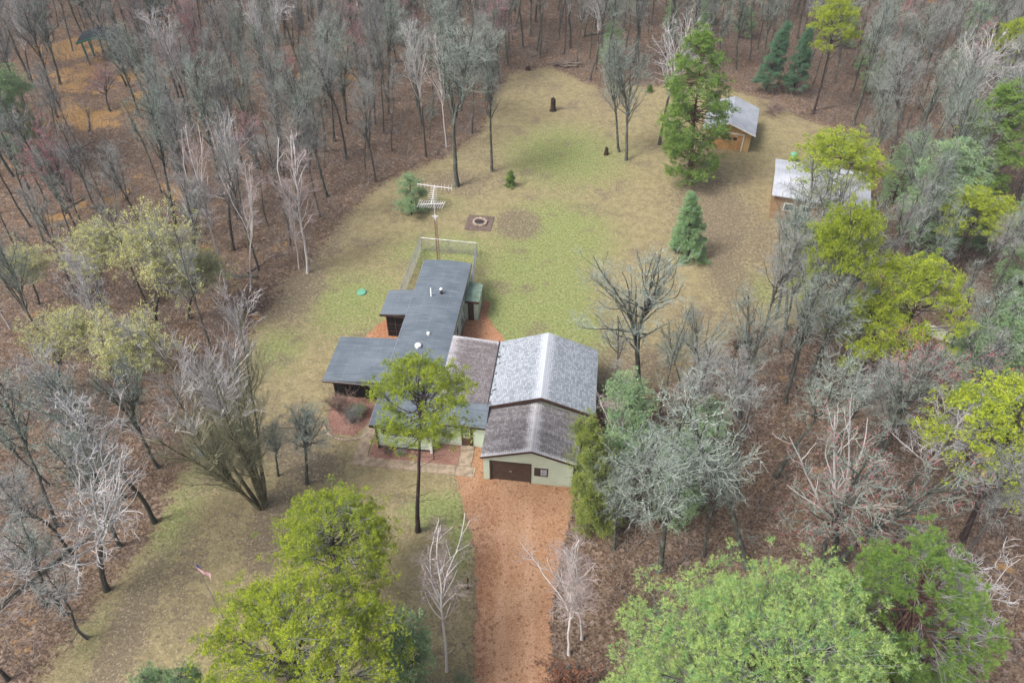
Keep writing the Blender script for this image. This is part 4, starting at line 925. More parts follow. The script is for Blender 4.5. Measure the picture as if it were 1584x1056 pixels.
def pine2(seed, H=14., R=3.0, c0=.55, shape='umbrella', hubs=55, ncl=480, per=26, nb=8, ln=.13, wd=.032, hs=(.50, .22), cs=(.19, .12), rise=.28, r0=.16, tmat='bark_pine', lmat='leaf_jack', dead=10, lichen=0, tspread=(15, 80)):
    """pine whose limbs each carry a group of foliage puffs; the groups leave gaps between them"""
    rng = np.random.default_rng(seed)
    T = grow(rng, np.zeros((1, 3)), np.array([[rng.normal(0, .03), rng.normal(0, .03), 1.]]), np.array([H * .97]), np.array([r0]), np.array([.025]), 16, .03, .03)
    T[1][0, 0] *= 1.3; tp = T[0][0]
    def tr(z): return np.stack([np.interp(z, tp[:, 2], tp[:, 0]), np.interp(z, tp[:, 2], tp[:, 1]), z], 1)
    az = np.arange(hubs) * 2.39996 + rng.normal(0, .35, hubs); u = (np.arange(hubs) + rng.uniform(0, 1, hubs)) / hubs; rng.shuffle(u)
    Hc = H * (1 - c0); lump = 1 + .14 * np.sin(az * 2 + seed) + .10 * np.sin(az * 5 + seed * 2)
    if shape == 'umbrella':
        rho = R * u ** .58 * .88 * lump; z = H - Hc * (.04 + .62 * (rho / R) ** 2.0) - Hc * rng.exponential(.13, hubs)
        low = rng.random(hubs) < .14; z = np.where(low, H * c0 + Hc * rng.uniform(0, .35, hubs), z); rho = np.where(low, R * rng.uniform(.45, .95, hubs), rho)
    else:
        x = u; w_ = (np.clip(np.sin(np.clip(.16 + x * .82, 0, 1) * PI), .10, 1) ** .75 if shape == 'oval' else np.clip(1.03 - x, .05, 1) ** .8 if shape == 'cone' else np.clip(1.03 - x ** 2.2, .12, 1) ** .6)
        rho = R * w_ * np.sqrt(rng.uniform(.22, 1, hubs)) * .9 * lump; z = H * (c0 + (1 - c0) * x * .985)
    z0 = np.clip(z - rho * rise - .15, H * c0 * .8, H * .95); S0 = tr(z0)
    E_ = tr(z) + np.stack([np.cos(az) * rho, np.sin(az) * rho, np.zeros(hubs)], 1)
    M_ = S0 + (E_ - S0) * np.array([.55, .55, .12]) + rng.normal(0, .10, (hubs, 3))
    K = 7; tt = np.linspace(0, 1, K + 1)[None, :, None]
    L1 = (S0[:, None] * (1 - tt) ** 2 + 2 * M_[:, None] * tt * (1 - tt) + E_[:, None] * tt ** 2 + rng.normal(0, .035, (hubs, K + 1, 3)) * (tt * (1 - tt) * 4), np.clip(.028 + rho * .012, .02, .075)[:, None] * (1 - np.linspace(0, .78, K + 1))[None])
    lst = [(T, 9), (L1, 4)]
    if dead:
        Pd, Dd, *_ = sprout(rng, T, dead, min(.2, c0 * .5), max(c0, .1), 65, 100)
        lst.append((grow(rng, Pd, Dd, rng.uniform(.4, max(.6, R * .6), dead), np.full(dead, .022), np.full(dead, .009), 5, -.02, .14), 3))
    wt = rho + (.7 if shape == 'umbrella' else .25) * R; hi = rng.choice(hubs, ncl, p=wt / wt.sum())
    off = rng.normal(0, 1, (ncl, 3)) * np.array([hs[0], hs[0], hs[1]]); CC = E_[hi] + off
    tb = rng.uniform(.45, .95, ncl); kb = tb * K; k0 = np.clip(kb.astype(int), 0, K - 1); fb = (kb - k0)[:, None]
    B0 = L1[0][hi, k0] * (1 - fb) + L1[0][hi, k0 + 1] * fb
    t3 = np.linspace(0, 1, 4)[None, :, None]
    L2 = (B0[:, None] * (1 - t3) + CC[:, None] * t3 + rng.normal(0, .03, (ncl, 4, 3)) * t3 * (1 - t3) * 4, np.full((ncl, 1), .014) * np.linspace(1, .5, 4)[None])
    crown = [(L2, 3)]
    if lichen:
        P, D, *_ = sprout(rng, L1, lichen, .05, .85, 30, 85)
        crown.append((grow(rng, P, D, rng.uniform(.25, .8, lichen), np.full(lichen, .011), np.full(lichen, .006), 3, -.02, .22), 3))
    sz = np.repeat(rng.uniform(.6, 1.35, ncl), per)[:, None]; g_ = rng.normal(0, 1, (ncl * per, 3)); of = g_ * np.array([cs[0], cs[0], cs[1]]) * sz
    Cn = np.repeat(CC, per, 0) + of; out = np.repeat(nrm(CC - tr(CC[:, 2] - .6)), per, 0)
    Ax = nrm(of / np.array(cs)[[0, 0, 1]] * .5 + out * .6 + np.array([0, 0, .35]))
    return mk('p', lst, crown, M[tmat], M['tw_dead'], blades(rng, Cn, Ax, nb, ln, wd, tspread), M[lmat])

def bush(seed, H=1.6, R=.9, n=22, n2=260, n3=900, cmat='tw_brown', leaf=None):
    rng = np.random.default_rng(seed)
    a = rng.uniform(0, 2 * PI, n); sp_ = rng.uniform(.1, .8, n)
    D = np.stack([np.cos(a) * sp_, np.sin(a) * sp_, np.ones(n)], 1)
    S = grow(rng, rng.normal(0, .08, (n, 3)) * [1, 1, 0], D, H * rng.uniform(.6, 1, n), np.full(n, .018), np.full(n, .007), 5, .03, .12)
    P, D, t, r, _, _ = sprout(rng, S, n2, .2, 1, 20, 60, .1); L1 = grow(rng, P, D, rng.uniform(.2, .6, n2) * H / 1.6, np.full(n2, .009), np.full(n2, .005), 3, .05, .12)
    P, D, t, r, _, _ = sprout(rng, L1, n3, .1, 1, 20, 60, .1); L2 = grow(rng, P, D, rng.uniform(.1, .35, n3) * H / 1.6, np.full(n3, .006), np.full(n3, .004), 2, .05, .12)
    lf = None
    if leaf:
        Cn = L2[0][rng.integers(0, n3, leaf[1]), rng.integers(0, 3, leaf[1])] + rng.normal(0, .05, (leaf[1], 3)); lf = leaves(rng, Cn, leaf[2])
    return mk('b', [(S, 4)], [(L1, 3), (L2, 3)], M['bark_grey'], M[cmat], lf, M[leaf[0]] if leaf else None)

# kind -> list of (trunk mesh, crown mesh, height, radius)
PR = {}
PR['oak'] = [(*bare_tree(11, 15, 3.0, .42, .18, 30, (26, 60), 230, 1100, 1300, tw=.0088, tmat='bark_oak', cmat='tw_oak', wob=.13, up=.08, lichen=1500), 15, 3.2),
             (*bare_tree(12, 15, 2.8, .38, .17, 30, (24, 55), 230, 1100, 1300, tw=.0088, tmat='bark_oak', cmat='tw_oak', wob=.13, up=.08, forks=3, lichen=1500), 15, 3.0),
             (*bare_tree(13, 15, 3.2, .32, .20, 32, (28, 66), 250, 1200, 1300, tw=.0088, tmat='bark_oak', cmat='tw_oak', wob=.14, up=.07, forks=4, lichen=1700), 15, 3.3),
             (*bare_tree(14, 15, 2.3, .52, .15, 26, (26, 62), 170, 800, 600, tw=.0095, tmat='bark_oak', cmat='tw_oak', wob=.14, up=.07, forks=1, lichen=1200, dead=16), 15, 2.4)]
PR['grey'] = [(*bare_tree(20 + i, 15, 2.1 + .25 * i, .52 - .05 * i, .145, 24, (20, 52), 170, 1000, 1500, tw=.0082, up=.09, forks=1 + i % 3, wob=.12, dead=16, buds=('lichen', 500, .06)), 15, 2.3 + .25 * i) for i in range(4)]
PR['pole'] = [(*bare_tree(25 + i, 14, 1.4, .46, .10, 16, (22, 58), 80, 400, 450, tw=.0090, up=.08, forks=1, wob=.13, dead=18, tmat='bark_oak' if i else 'bark_grey', cmat='tw_oak' if i else 'tw_grey'), 14, 1.4) for i in range(2)]
PR['pale'] = [(*bare_tree(30 + i, 13, 2.9, .42, .16, 26, (30, 66), 170, 520, 380, tw=.0135, up=.08, forks=3, tmat='bark_pale', cmat='tw_pale', wob=.17), 13, 2.9) for i in range(2)]
PR['birch'] = [(*bare_tree(40 + i, 14, 1.9, .36, .095, 18, (18, 46), 90, 600, 1000, tw=.0078, up=.06, forks=2 + i, tmat='bark_birch', cmat='tw_birch', dead=3, wob=.10), 14, 1.9) for i in range(2)]
PR['maple'] = [(*bare_tree(50 + i, 12, 2.5, .32, .13, 26, (24, 58), 170, 900, 1100, tw=.0095, up=.10, forks=3, buds=('bud_red', 3800, .085)), 12, 2.5) for i in range(2)]
PR['bigmaple'] = [(*bare_tree(55 + i, 14, 2.6, .26, .20, 22, (32, 66), 140, 600, 500, tw=.011, up=.07, forks=3, tmat='bark_pale' if i else 'bark_oak', cmat='tw_oak', buds=('bud_red', 1500, .07), wob=.15), 14, 2.8) for i in range(2)]
PR['leafing'] = [(*bare_tree(60 + i, 11, 2.8, .34, .13, 34, (28, 70), 320, 1800, 1600, tw=.009, up=.08, forks=3, tmat='bark_pale', cmat='tw_grey', buds=('leaf_new', 19000, .090), wob=.13), 11, 2.8) for i in range(2)]
PR['vase'] = [(*vase_tree(73), 16.5, 3.9)]
PR['jack'] = [(*pine2(80 + i, 14, 3.1, .58, 'umbrella', 50, 420, 24, cs=(.15, .10), rise=.5, lichen=350), 14, 3.1) for i in range(3)]
PR['bigjack'] = [(*pine2(86, 13, 4.4, .48, 'umbrella', 95, 1500, 17, nb=10, rise=.55, ln=.13, wd=.019, hs=(.48, .22), cs=(.115, .09), lichen=1300), 13, 4.4),
                 (*pine2(87, 11.5, 3.3, .40, 'umbrella', 74, 1000, 17, nb=10, rise=.55, ln=.13, wd=.019, hs=(.45, .25), cs=(.115, .09), lichen=1300), 11.5, 3.3)]
PR['centrejack'] = [(*pine2(88, 14.2, 3.5, .74, 'umbrella', 64, 760, 16, nb=10, rise=.45, ln=.13, wd=.019, hs=(.45, .20), cs=(.115, .085), lichen=500, r0=.18, dead=16), 14.2, 3.5)]
PR['redpine'] = [(*pine2(90, 15.5, 3.2, .10, 'oval', 150, 1300, 14, nb=8, ln=.17, wd=.032, hs=(.36, .22), cs=(.11, .10), rise=.10, tmat='bark_redpine', lmat='leaf_redpine', r0=.17), 15.5, 3.2)]
PR['bigredpine'] = [(*pine2(91, 14.5, 4.6, .22, 'oval', 150, 1700, 9, nb=16, ln=.19, wd=.018, hs=(.46, .26), cs=(.06, .08), rise=.12, tmat='bark_redpine', lmat='leaf_redpine', r0=.18, tspread=(5, 75)), 14.5, 4.6)]
PR['whitepine'] = [(*pine2(95 + i, 12, 2.9, .15, 'oval', 90, 760, 18, nb=8, ln=.16, wd=.030, hs=(.42, .18), cs=(.18, .11), rise=.12, lmat='leaf_bluepine'), 12, 2.9) for i in range(2)]
PR['bigwhitepine'] = [(*pine2(97, 19, 6.8, .25, 'oval', 230, 3400, 17, nb=10, ln=.17, wd=.017, hs=(.62, .38), cs=(.125, .17), rise=.22, lmat='leaf_whitepine', r0=.26, tspread=(10, 70)), 19, 6.8)]
PR['spruce'] = [(*pine2(98, 7.4, 1.8, .02, 'cone', 230, 1500, 13, nb=7, ln=.10, wd=.030, hs=(.16, .10), cs=(.10, .06), rise=.0, lmat='leaf_spruce', r0=.09, dead=0), 7.4, 1.8)]
PR['fir'] = [(*pine2(99, 9.2, 1.9, .12, 'cone', 170, 1000, 12, nb=7, ln=.12, wd=.034, hs=(.20, .10), cs=(.12, .06), rise=.0, lmat='leaf_fir', r0=.09, dead=3), 9.2, 1.9)]
PR['young'] = [(*pine2(100 + i, 6.5, 1.7, .10, 'column', 60, 360, 15, nb=8, ln=.14, wd=.028, hs=(.28, .14), cs=(.14, .10), rise=.15, lmat='leaf_bluepine', r0=.07, dead=0), 6.5, 1.7) for i in range(2)]
PR['cone'] = [(*pine2(103, 2.1, .7, .04, 'cone', 60, 260, 8, nb=7, ln=.09, wd=.028, hs=(.10, .06), cs=(.06, .05), rise=.1, lmat='leaf_redpine', r0=.04, dead=0), 2.1, .7)]
PR['cedar'] = [(*pine2(104, 11, 1.8, .05, 'column', 170, 1300, 15, nb=7, ln=.11, wd=.030, hs=(.24, .24), cs=(.11, .13), rise=.2, lmat='leaf_cedar', r0=.11, dead=0), 11, 1.8)]
PR['bush'] = [(*bush(110), 1.6, .9), (*bush(111, cmat='tw_grey'), 1.6, .9)]
PR['leafbush'] = [(*bush(112, leaf=('leaf_brown', 2200, .09)), 1.6, .9)]
PR['greenbush'] = [(*bush(113, leaf=('leaf_bluepine', 1800, .08)), 1.6, .9)]
PR['sapling'] = [(*bare_tree(120 + i, 6, 1.1, .25, .035, 14, (25, 60), 70, 260, 0, tw=.010, up=.08, forks=1, dead=2, cmat='tw_grey' if i else 'tw_oak', tmat='bark_grey' if i else 'bark_oak'), 6, 1.1) for i in range(2)]

FIRST = {}
def place(kind, name, x, y, h, R, dx=0.0, dy=0.0, rz=0.0, label='', cat='tree', group=None, idx=0):
    tme, cme, H0, R0 = PR[kind][idx % len(PR[kind])]
    o = bpy.data.objects.new(name, None); o.empty_display_size = .5; C.objects.link(o)
    q = Vector((0, 0, 1)).rotation_difference(Vector((dx, dy, h)).normalized()).to_matrix() @ Matrix.Rotation(rz, 3, 'Z')
    if len(label.split()) > 16: print('LONG', label)
    o.rotation_euler = q.to_euler(); o.location = (x, y, -.03); s = R / R0; o.scale = (s, s, h / H0)
    tag(o, label, cat, group)
    key = (kind, idx % len(PR[kind]))
    if key not in FIRST: FIRST[key] = (bpy.data.objects.new('trunk', tme), bpy.data.objects.new('crown', cme)); a, b = FIRST[key]
    else: a, b = FIRST[key][0].copy(), FIRST[key][1].copy()
    for c in (a, b): c.parent = o; C.objects.link(c)
    return o
placed = []
T = [
 # kind, name, x, y, h, dx, R, label
 ('centrejack', 'pine_tree', -6.0, 26.9, 14.1, 1.0, 3.1, 'tall bare trunked pine with flat yellow green crown before the front windows'),
 ('bigjack', 'pine_tree', -10.4, 13.7, 12.6, 1.0, 4.7, 'broad bright yellow green pine crown at the bottom edge left of the driveway'),
 ('bigjack', 'pine_tree', -9.8, 21.3, 11.2, .7, 3.2, 'dull green pine with grey lichened inner branches on the lawn below the front walk'),
 ('jack', 'pine_tree', 29.2, 26.6, 13.0, -2.4, 3.9, 'bright yellow green pine leaning at the right edge halfway down'),
 ('jack', 'pine_tree', 28.6, 37.9, 13.5, -1.3, 3.0, 'yellow green pine with broad double crown above the weathered board panels'),
 ('jack', 'pine_tree', 26.7, 39.0, 10.0, -1.4, 2.8, 'lower green pine just left of the weathered board panels'),
 ('jack', 'pine_tree', 23.7, 40.0, 17.6, -1.8, 2.5, 'tall slim reddish trunked pine covering the near right corner of the white roofed cabin'),
 ('jack', 'pine_tree', 29.9, 57.7, 13.2, -1.6, 3.9, 'yellow green pine standing directly in front of the white roofed cabin'),
 ('jack', 'pine_tree', 23.4, 45.2, 12.4, -1.0, 2.1, 'small crowned pine in front of the orange cabin wall, left of the tall slim one'),
 ('jack', 'pine_tree', 39.8, 53.6, 9.5, -.3, 2.8, 'yellow green pine between the blue green pine and the board panels in the right woods'),
 ('jack', 'pine_tree', 37.1, 86.9, 14.6, -.1, 2.8, 'long bare trunked pine cut by the top edge, right of the yellow shed'),
 ('jack', 'pine_tree', 58.4, 84.9, 13.0, -3.0, 3.0, 'yellow green pine near the upper right corner'),
 ('redpine', 'pine_tree', 18.8, 70.0, 16.0, -.1, 4.1, 'tall dense green pine on the lawn partly hiding the yellow shed'),
 ('bigredpine', 'pine_tree', 19.9, 16.8, 13.8, -1.5, 4.4, 'wide dark green pine with tufted twigs in the lower right, right of the largest pine'),
 ('redpine', 'pine_tree', 46.4, 64.8, 13.4, -2.1, 3.4, 'dark green tufted pine at the right edge below the upper right corner'),
 ('bigwhitepine', 'pine_tree', 9.3, 11.2, 18.6, -1.2, 7.1, 'very large soft pale green pine at the bottom, right of the driveway'),
 ('whitepine', 'pine_tree', 39.6, 57.0, 11.3, -2.1, 3.4, 'soft blue green pine right of the white roofed cabin'),
 ('whitepine', 'pine_tree', 35.3, 37.5, 11.6, -2.7, 2.9, 'blue green pine cut by the right edge beside the board panels'),
 ('whitepine', 'pine_tree', -55.4, 73.6, 12.2, 4.2, 2.6, 'green pine cut by the left edge near the upper left corner'),
 ('whitepine', 'pine_tree', 61.5, 98.0, 10.0, -1.8, 2.8, 'blue green pine at the top edge near the upper right corner'),
 ('whitepine', 'pine_tree', 44.2, 50.0, 10.5, -2.4, 2.6, 'blue green pine at the right edge above the board panels'),
 ('spruce', 'spruce_tree', 16.4, 56.9, 7.4, -.4, 1.85, 'dense cone shaped green spruce on the lawn below the tall pine'),
 ('fir', 'fir_tree', 32.8, 93.1, 9.2, -.6, 1.9, 'dark green fir behind the yellow shed, the left of a pair'),
 ('fir', 'fir_tree', 36.0, 92.2, 9.3, -.8, 1.6, 'thinner dark green fir behind the yellow shed, the right of a pair'),
 ('young', 'pine_tree', -10.3, 63.7, 4.5, .3, 1.6, 'small young blue green pine on the lawn beside the television antenna'),
 ('cone', 'pine_tree', -.4, 69.3, 2.1, 0, .65, 'tiny dense green conifer standing alone on the lawn right of the big bare tree'),
 ('cone', 'pine_tree', 17.5, 92.6, 1.1, 0, .5, 'tiny green seedling conifer at the far forest edge'),
 ('young', 'pine_tree', 9.1, 34.1, 6.8, -1.0, 2.1, 'soft green young pine at the right side of the shingled hall'),
 ('young', 'pine_tree', 13.6, 33.3, 5.7, -.5, 1.8, 'soft green young pine among bare trees, second one right of the hall'),
 ('young', 'pine_tree', -5.3, 16.2, 9.0, .6, 1.6, 'young green pine at the bottom edge left of the white birch'),
 ('young', 'pine_tree', -18.3, 14.9, 6.9, 1.2, 1.2, 'blue green pine tip at the bottom edge, left of two'),
 ('young', 'pine_tree', -16.8, 15.1, 7.4, 1.2, 1.2, 'blue green pine tip at the bottom edge, right of two'),
 ('young', 'pine_tree', 6.8, 30.1, 6.5, -.4, 1.7, 'young green pine right beside the garage wall'),
 ('young', 'pine_tree', 11.2, 28.6, 6.8, -.6, 1.8, 'young green pine under the lichened bare trees right of the garage'),
 ('cedar', 'cedar_tree', 5.7, 27.0, 11.0, -.7, 1.5, 'tall feathery yellow green cedar at the right front corner of the garage'),
 ('vase', 'bare_tree', -16.6, 28.7, 16.5, -.7, 4.3, 'many stemmed bare tree spreading like a fan at the left edge of the lawn'),
 ('oak', 'oak_tree', -6.0, 69.2, 17.8, .4, 4.6, 'largest grey green lichened bare tree on the far lawn above the antenna'),
 ('oak', 'oak_tree', -2.4, 72.4, 16.6, -.6, 2.6, 'thin dark bare tree on the lawn just right of the largest bare one'),
 ('oak', 'oak_tree', 10.0, 39.7, 15.3, -2.1, 3.8, 'spreading bare tree with several dark stems behind the shingled hall'),
 ('oak', 'oak_tree', 14.8, 24.5, 15.2, -3.2, 3.4, 'pale lichened bare tree right of centre in the lower right woods'),
 ('oak', 'oak_tree', 9.3, 24.2, 14.0, -1.6, 3.3, 'wide lichened bare tree right of the driveway behind the largest pine'),
 ('oak', 'oak_tree', 12.0, 76.9, 14.0, -2.2, 2.7, 'thin bare tree on the lawn, left of the pair beside the short stump'),
 ('oak', 'oak_tree', 12.6, 75.0, 13.7, -1.1, 2.8, 'thin bare tree on the lawn, right of the pair beside the short stump'),
 ('pale', 'aspen_tree', 16.9, 78.7, 15.0, -.1, 3.2, 'pale grey crowned bare tree just left of the tall dense pine'),
 ('oak', 'oak_tree', 22.7, 48.3, 12.3, -3.3, 2.3, 'lichened bare tree left of the orange cabin wall'),
 ('oak', 'oak_tree', 23.2, 46.9, 14.5, -3.2, 2.5, 'lichened bare tree reaching over the left end of the white roofed cabin'),
 ('oak', 'oak_tree', 20.9, 38.5, 13.6, -1.5, 2.5, 'lichened bare tree right of the bird feeder'),
 ('oak', 'oak_tree', 28.9, 49.4, 8.8, -.3, 2.2, 'short bare tree beside the small wood store'),
 ('oak', 'oak_tree', 23.1, 40.0, 13.5, -1.6, 2.1, 'bare tree close to the base of the tall slim pine'),
 ('oak', 'oak_tree', -14.0, 30.6, 8.8, 1.0, 2.3, 'small lichened bare tree on the lawn left of the walk'),
 ('oak', 'oak_tree', -16.1, 31.2, 5.4, 1.0, 1.5, 'low lichened bare tree next to the fan shaped tree'),
 ('oak', 'oak_tree', 13.6, 37.2, 10.5, -.9, 2.0, 'slender bare tree left of the bird feeder'),
 ('oak', 'oak_tree', 13.0, 38.0, 8.4, -1.0, 1.3, 'very thin bare tree left of the bird feeder, the thinner of two'),
 ('oak', 'oak_tree', -24.9, 25.6, 12.5, .8, 2.2, 'dark trunked lichened tree at the lower left lawn edge, between the white crowned ones'),
 ('grey', 'bare_tree', -26.9, 24.2, 12.0, 1.0, 2.0, 'grey leafless tree behind the largest white branched crown'),
 ('oak', 'oak_tree', -26.0, 29.2, 13.0, .9, 2.3, 'lichened tree left of the utility box, deeper in the woods'),
 ('oak', 'oak_tree', -24.6, 31.8, 12.0, .6, 2.0, 'lichened tree nearest the utility box in the left woods'),
 ('pole', 'pole_tree', -24.4, 19.6, 10.0, .8, 1.3, 'slender leafless tree at the lawn edge near the bottom left'),
 ('pole', 'pole_tree', -26.3, 21.0, 11.0, .9, 1.4, 'slender leafless tree a few steps inside the bottom left woods'),
 ('oak', 'oak_tree', -29.6, 27.0, 12.5, 1.2, 2.2, 'lichened tree at the left edge beside the fallen log'),
 ('grey', 'bare_tree', 19.4, 43.2, 13.5, -.8, 2.2, 'slim grey leafless tree behind the bird feeder, nearer the spruce'),
 ('oak', 'oak_tree', 21.8, 44.0, 15.0, -1.4, 2.3, 'tall lichened leafless tree directly behind the bird feeder'),
 ('grey', 'bare_tree', 24.6, 48.2, 15.0, -.6, 2.5, 'grey leafless tree below the left end of the cabin'),
 ('oak', 'oak_tree', 26.3, 46.6, 13.5, -1.0, 2.4, 'lichened leafless tree below the middle of the cabin'),
 ('pole', 'pole_tree', 25.5, 51.8, 14.5, -.5, 1.9, 'slender leafless tree touching the left corner of the cabin roof'),
 ('pole', 'pole_tree', 27.2, 54.2, 12.5, -.4, 1.8, 'slender leafless tree in front of the cabin windows'),
 ('grey', 'bare_tree', 22.0, 41.2, 14.0, -1.2, 2.0, 'grey leafless tree left of the tall slim pine'),
 ('oak', 'oak_tree', 17.0, 36.8, 12.5, -.8, 2.2, 'lichened leafless tree just below the bird feeder'),
 ('grey', 'bare_tree', 11.5, 33.0, 11.5, -.8, 2.1, 'grey leafless tree between the two soft young pines by the hall'),
 ('pole', 'pole_tree', 8.0, 37.2, 9.5, -.4, 1.3, 'slender leafless tree at the back corner of the hall'),
 ('oak', 'oak_tree', 18.4, 31.5, 13.5, -1.4, 2.4, 'lichened leafless tree above the dark trunked trio'),
 ('grey', 'bare_tree', 15.4, 29.6, 13.5, -1.4, 2.3, 'grey leafless tree behind the pale lichened one'),
 ('bigmaple', 'maple_tree', 19.5, 24.4, 15.0, -3.6, 2.5, 'left stem of the dark trunked trio with pale branches in the lower right woods'),
 ('bigmaple', 'maple_tree', 19.9, 24.2, 14.7, -1.9, 2.9, 'middle stem of the dark trunked trio with pale branches in the lower right woods'),
 ('bigmaple', 'maple_tree', 20.4, 24.7, 12.8, 2.4, 2.6, 'right leaning stem of the dark trunked trio with pale branches in the lower right woods'),
 ('maple', 'maple_tree', 26.4, 33.7, 11.3, -1.5, 2.4, 'reddish budding tree below the board panels'),
 ('oak', 'oak_tree', 12.3, 25.3, 10.4, -.9, 2.0, 'thin lichened bare tree between the two wide ones right of the driveway'),
 ('oak', 'oak_tree', 6.6, 25.7, 8.7, -.5, 2.0, 'small bare tree just right of the cedar'),
 ('pale', 'aspen_tree', -23.3, 27.4, 13.2, .9, 2.9, 'white branched bare crown nearest the lawn at the left'),
 ('pale', 'aspen_tree', -24.5, 22.6, 13.8, 2.1, 3.1, 'largest white branched bare crown in the lower left woods'),
 ('pale', 'aspen_tree', -28.4, 30.6, 12.3, 1.3, 2.6, 'white branched bare crown at the left edge above the largest one'),
 ('pale', 'aspen_tree', -29.8, 56.0, 8.2, .3, 2.2, 'small whitish bare crown behind the yellow green trees at the left'),
 ('pale', 'aspen_tree', -27.8, 21.6, 9.7, 2.0, 2.4, 'white branched bare tree cut by the left edge, low down'),
 ('pale', 'aspen_tree', 50.4, 76.8, 14.4, -3.8, 3.6, 'wide pale bare crown in the upper right woods'),
 ('pale', 'aspen_tree', 24.9, 18.5, 11.9, -2.2, 3.0, 'white branched bare tree in the bottom right corner'),
 ('pale', 'aspen_tree', -27.8, 17.2, 8.8, 1.5, 2.2, 'bare tree in the bottom left corner'),
 ('birch', 'birch_tree', -25.6, 51.7, 16.4, 1.9, 1.9, 'tall white birch with forked top standing out in the left woods'),
 ('birch', 'birch_tree', -23.3, 51.4, 13.4, 2.8, 1.5, 'slim white birch just right of the tall forked one'),
 ('birch', 'birch_tree', -18.8, 54.0, 13.9, 3.1, 2.4, 'white birch clump stem at the left edge of the lawn, the taller'),
 ('birch', 'birch_tree', -19.7, 54.6, 8.6, 1.2, 1.3, 'short white birch stem beside the taller one at the left lawn edge'),
 ('birch', 'birch_tree', -3.5, 17.9, 12.6, .4, 1.7, 'white birch sapling with pinkish twigs left of the driveway at the bottom'),
 ('birch', 'birch_tree', 3.4, 18.9, 11.6, -.8, 1.7, 'white birch right of the driveway, the left of two'),
 ('birch', 'birch_tree', 4.2, 19.8, 11.8, .1, 1.6, 'white birch right of the driveway, the right of two'),
 ('birch', 'birch_tree', 7.3, 34.2, 6.1, -.7, 1.3, 'small pale stemmed birch beside the hall roof corner'),
 ('leafing', 'aspen_tree', -35.2, 48.3, 9.1, .9, 2.9, 'yellow green leafing tree in the left woods, upper left one of the cluster'),
 ('leafing', 'aspen_tree', -29.9, 46.5, 11.6, 3.0, 3.3, 'yellow green leafing tree in the left woods, widest of the cluster'),
 ('leafing', 'aspen_tree', -27.6, 47.6, 7.2, 2.0, 2.4, 'yellow green leafing tree nearest the white birches'),
 ('leafing', 'aspen_tree', -28.2, 37.8, 8.7, 1.5, 2.9, 'yellow green leafing tree left of the fan shaped tree'),
 ('leafing', 'aspen_tree', -34.7, 39.2, 8.2, 1.8, 2.6, 'yellow green leafing tree at the left edge, lowest of the cluster'),
 ('leafing', 'aspen_tree', -41.2, 49.3, 6.2, 1.2, 2.0, 'small yellow green leafing tree at the left edge'),
 ('maple', 'maple_tree', -42.6, 89.7, 8.4, 1.6, 3.1, 'brightest red budding tree right of the green shelter'),
 ('maple', 'maple_tree', -49.7, 85.9, 6.0, .8, 2.2, 'small red budding tree just below the green shelter'),
 ('maple', 'maple_tree', -40.8, 92.9, 5.0, .5, 2.0, 'low red budding tree behind the brightest red one'),
 ('maple', 'maple_tree', -27.0, 84.6, 9.6, .8, 2.0, 'narrow red budding tree in the upper left woods towards the middle'),
 ('maple', 'maple_tree', -27.8, 72.3, 6.4, .2, 2.4, 'red budding tree behind the tall forked birch'),
 ('maple', 'maple_tree', -45.1, 63.4, 8.5, 1.5, 2.6, 'reddish budding tree below the straw coloured clearing at the left'),
 ('maple', 'maple_tree', -20.0, 94.3, 10.6, .2, 2.4, 'reddish budding tree at the top left of the middle'),
]
BARK = {'oak': 'lichened', 'grey': 'grey', 'pale': 'pale', 'maple': 'red budding', 'birch': 'white'}
rng = np.random.default_rng(2024); cnt = {}
for (kind, name, x, y, h, dx, R, label) in T:
    i = cnt.get(kind, 0); cnt[kind] = i + 1
    place(kind, name, x, y, h, R, dx, rng.normal(0, .2), rng.uniform(0, 6.28) if kind != 'vase' else 0.6, label, 'tree', None, i)
    placed.append((x, y))
# shrubs by the house and drive
for kind, x, y, h, R, label in [
    ('bush', *wxy(-16.9, 35.6), 1.9, 1.1, 'leafless brown shrub in the garden bed before the dark left wing'),
    ('bush', *wxy(-15.6, 34.6), 1.3, .8, 'smaller leafless shrub at the front of the garden bed'),
    ('greenbush', *wxy(-15.3, 35.4), 1.1, .7, 'blue green shrub in the garden bed left of the walk'),
    ('bush', *wxy(-12.5, 32.1), .7, .5, 'low twiggy shrub under the front window, the left one'),
    ('bush', *wxy(-11.4, 32.1), .6, .45, 'low twiggy shrub under the front window, the right one'),
    ('leafbush', 3.0, 16.6, 2.6, 1.3, 'rust brown leafy shrub at the bottom edge right of the driveway'),
    ('leafbush', 5.3, 35.0, 2.0, 1.3, 'reddish brown shrub against the right side of the hall'),
    ('bush', 5.9, 37.0, 2.2, 1.4, 'leafless shrub behind the right corner of the hall'),
    ('bush', 6.4, 32.0, 2.2, 1.3, 'leafless shrub at the right side of the garage'),
    ('greenbush', -2.6, 17.0, 1.2, .7, 'small green shrub at the foot of the driveway birch'),
    ('bush', 32.2, 87.5, .9, 2.2, 'dark brush heap on the grass right of the yellow shed')]:
    i = cnt.get(kind, 0); cnt[kind] = i + 1
    place(kind, 'shrub', x, y, h, R, 0, 0, i * 1.3, label, 'shrub', None, i)

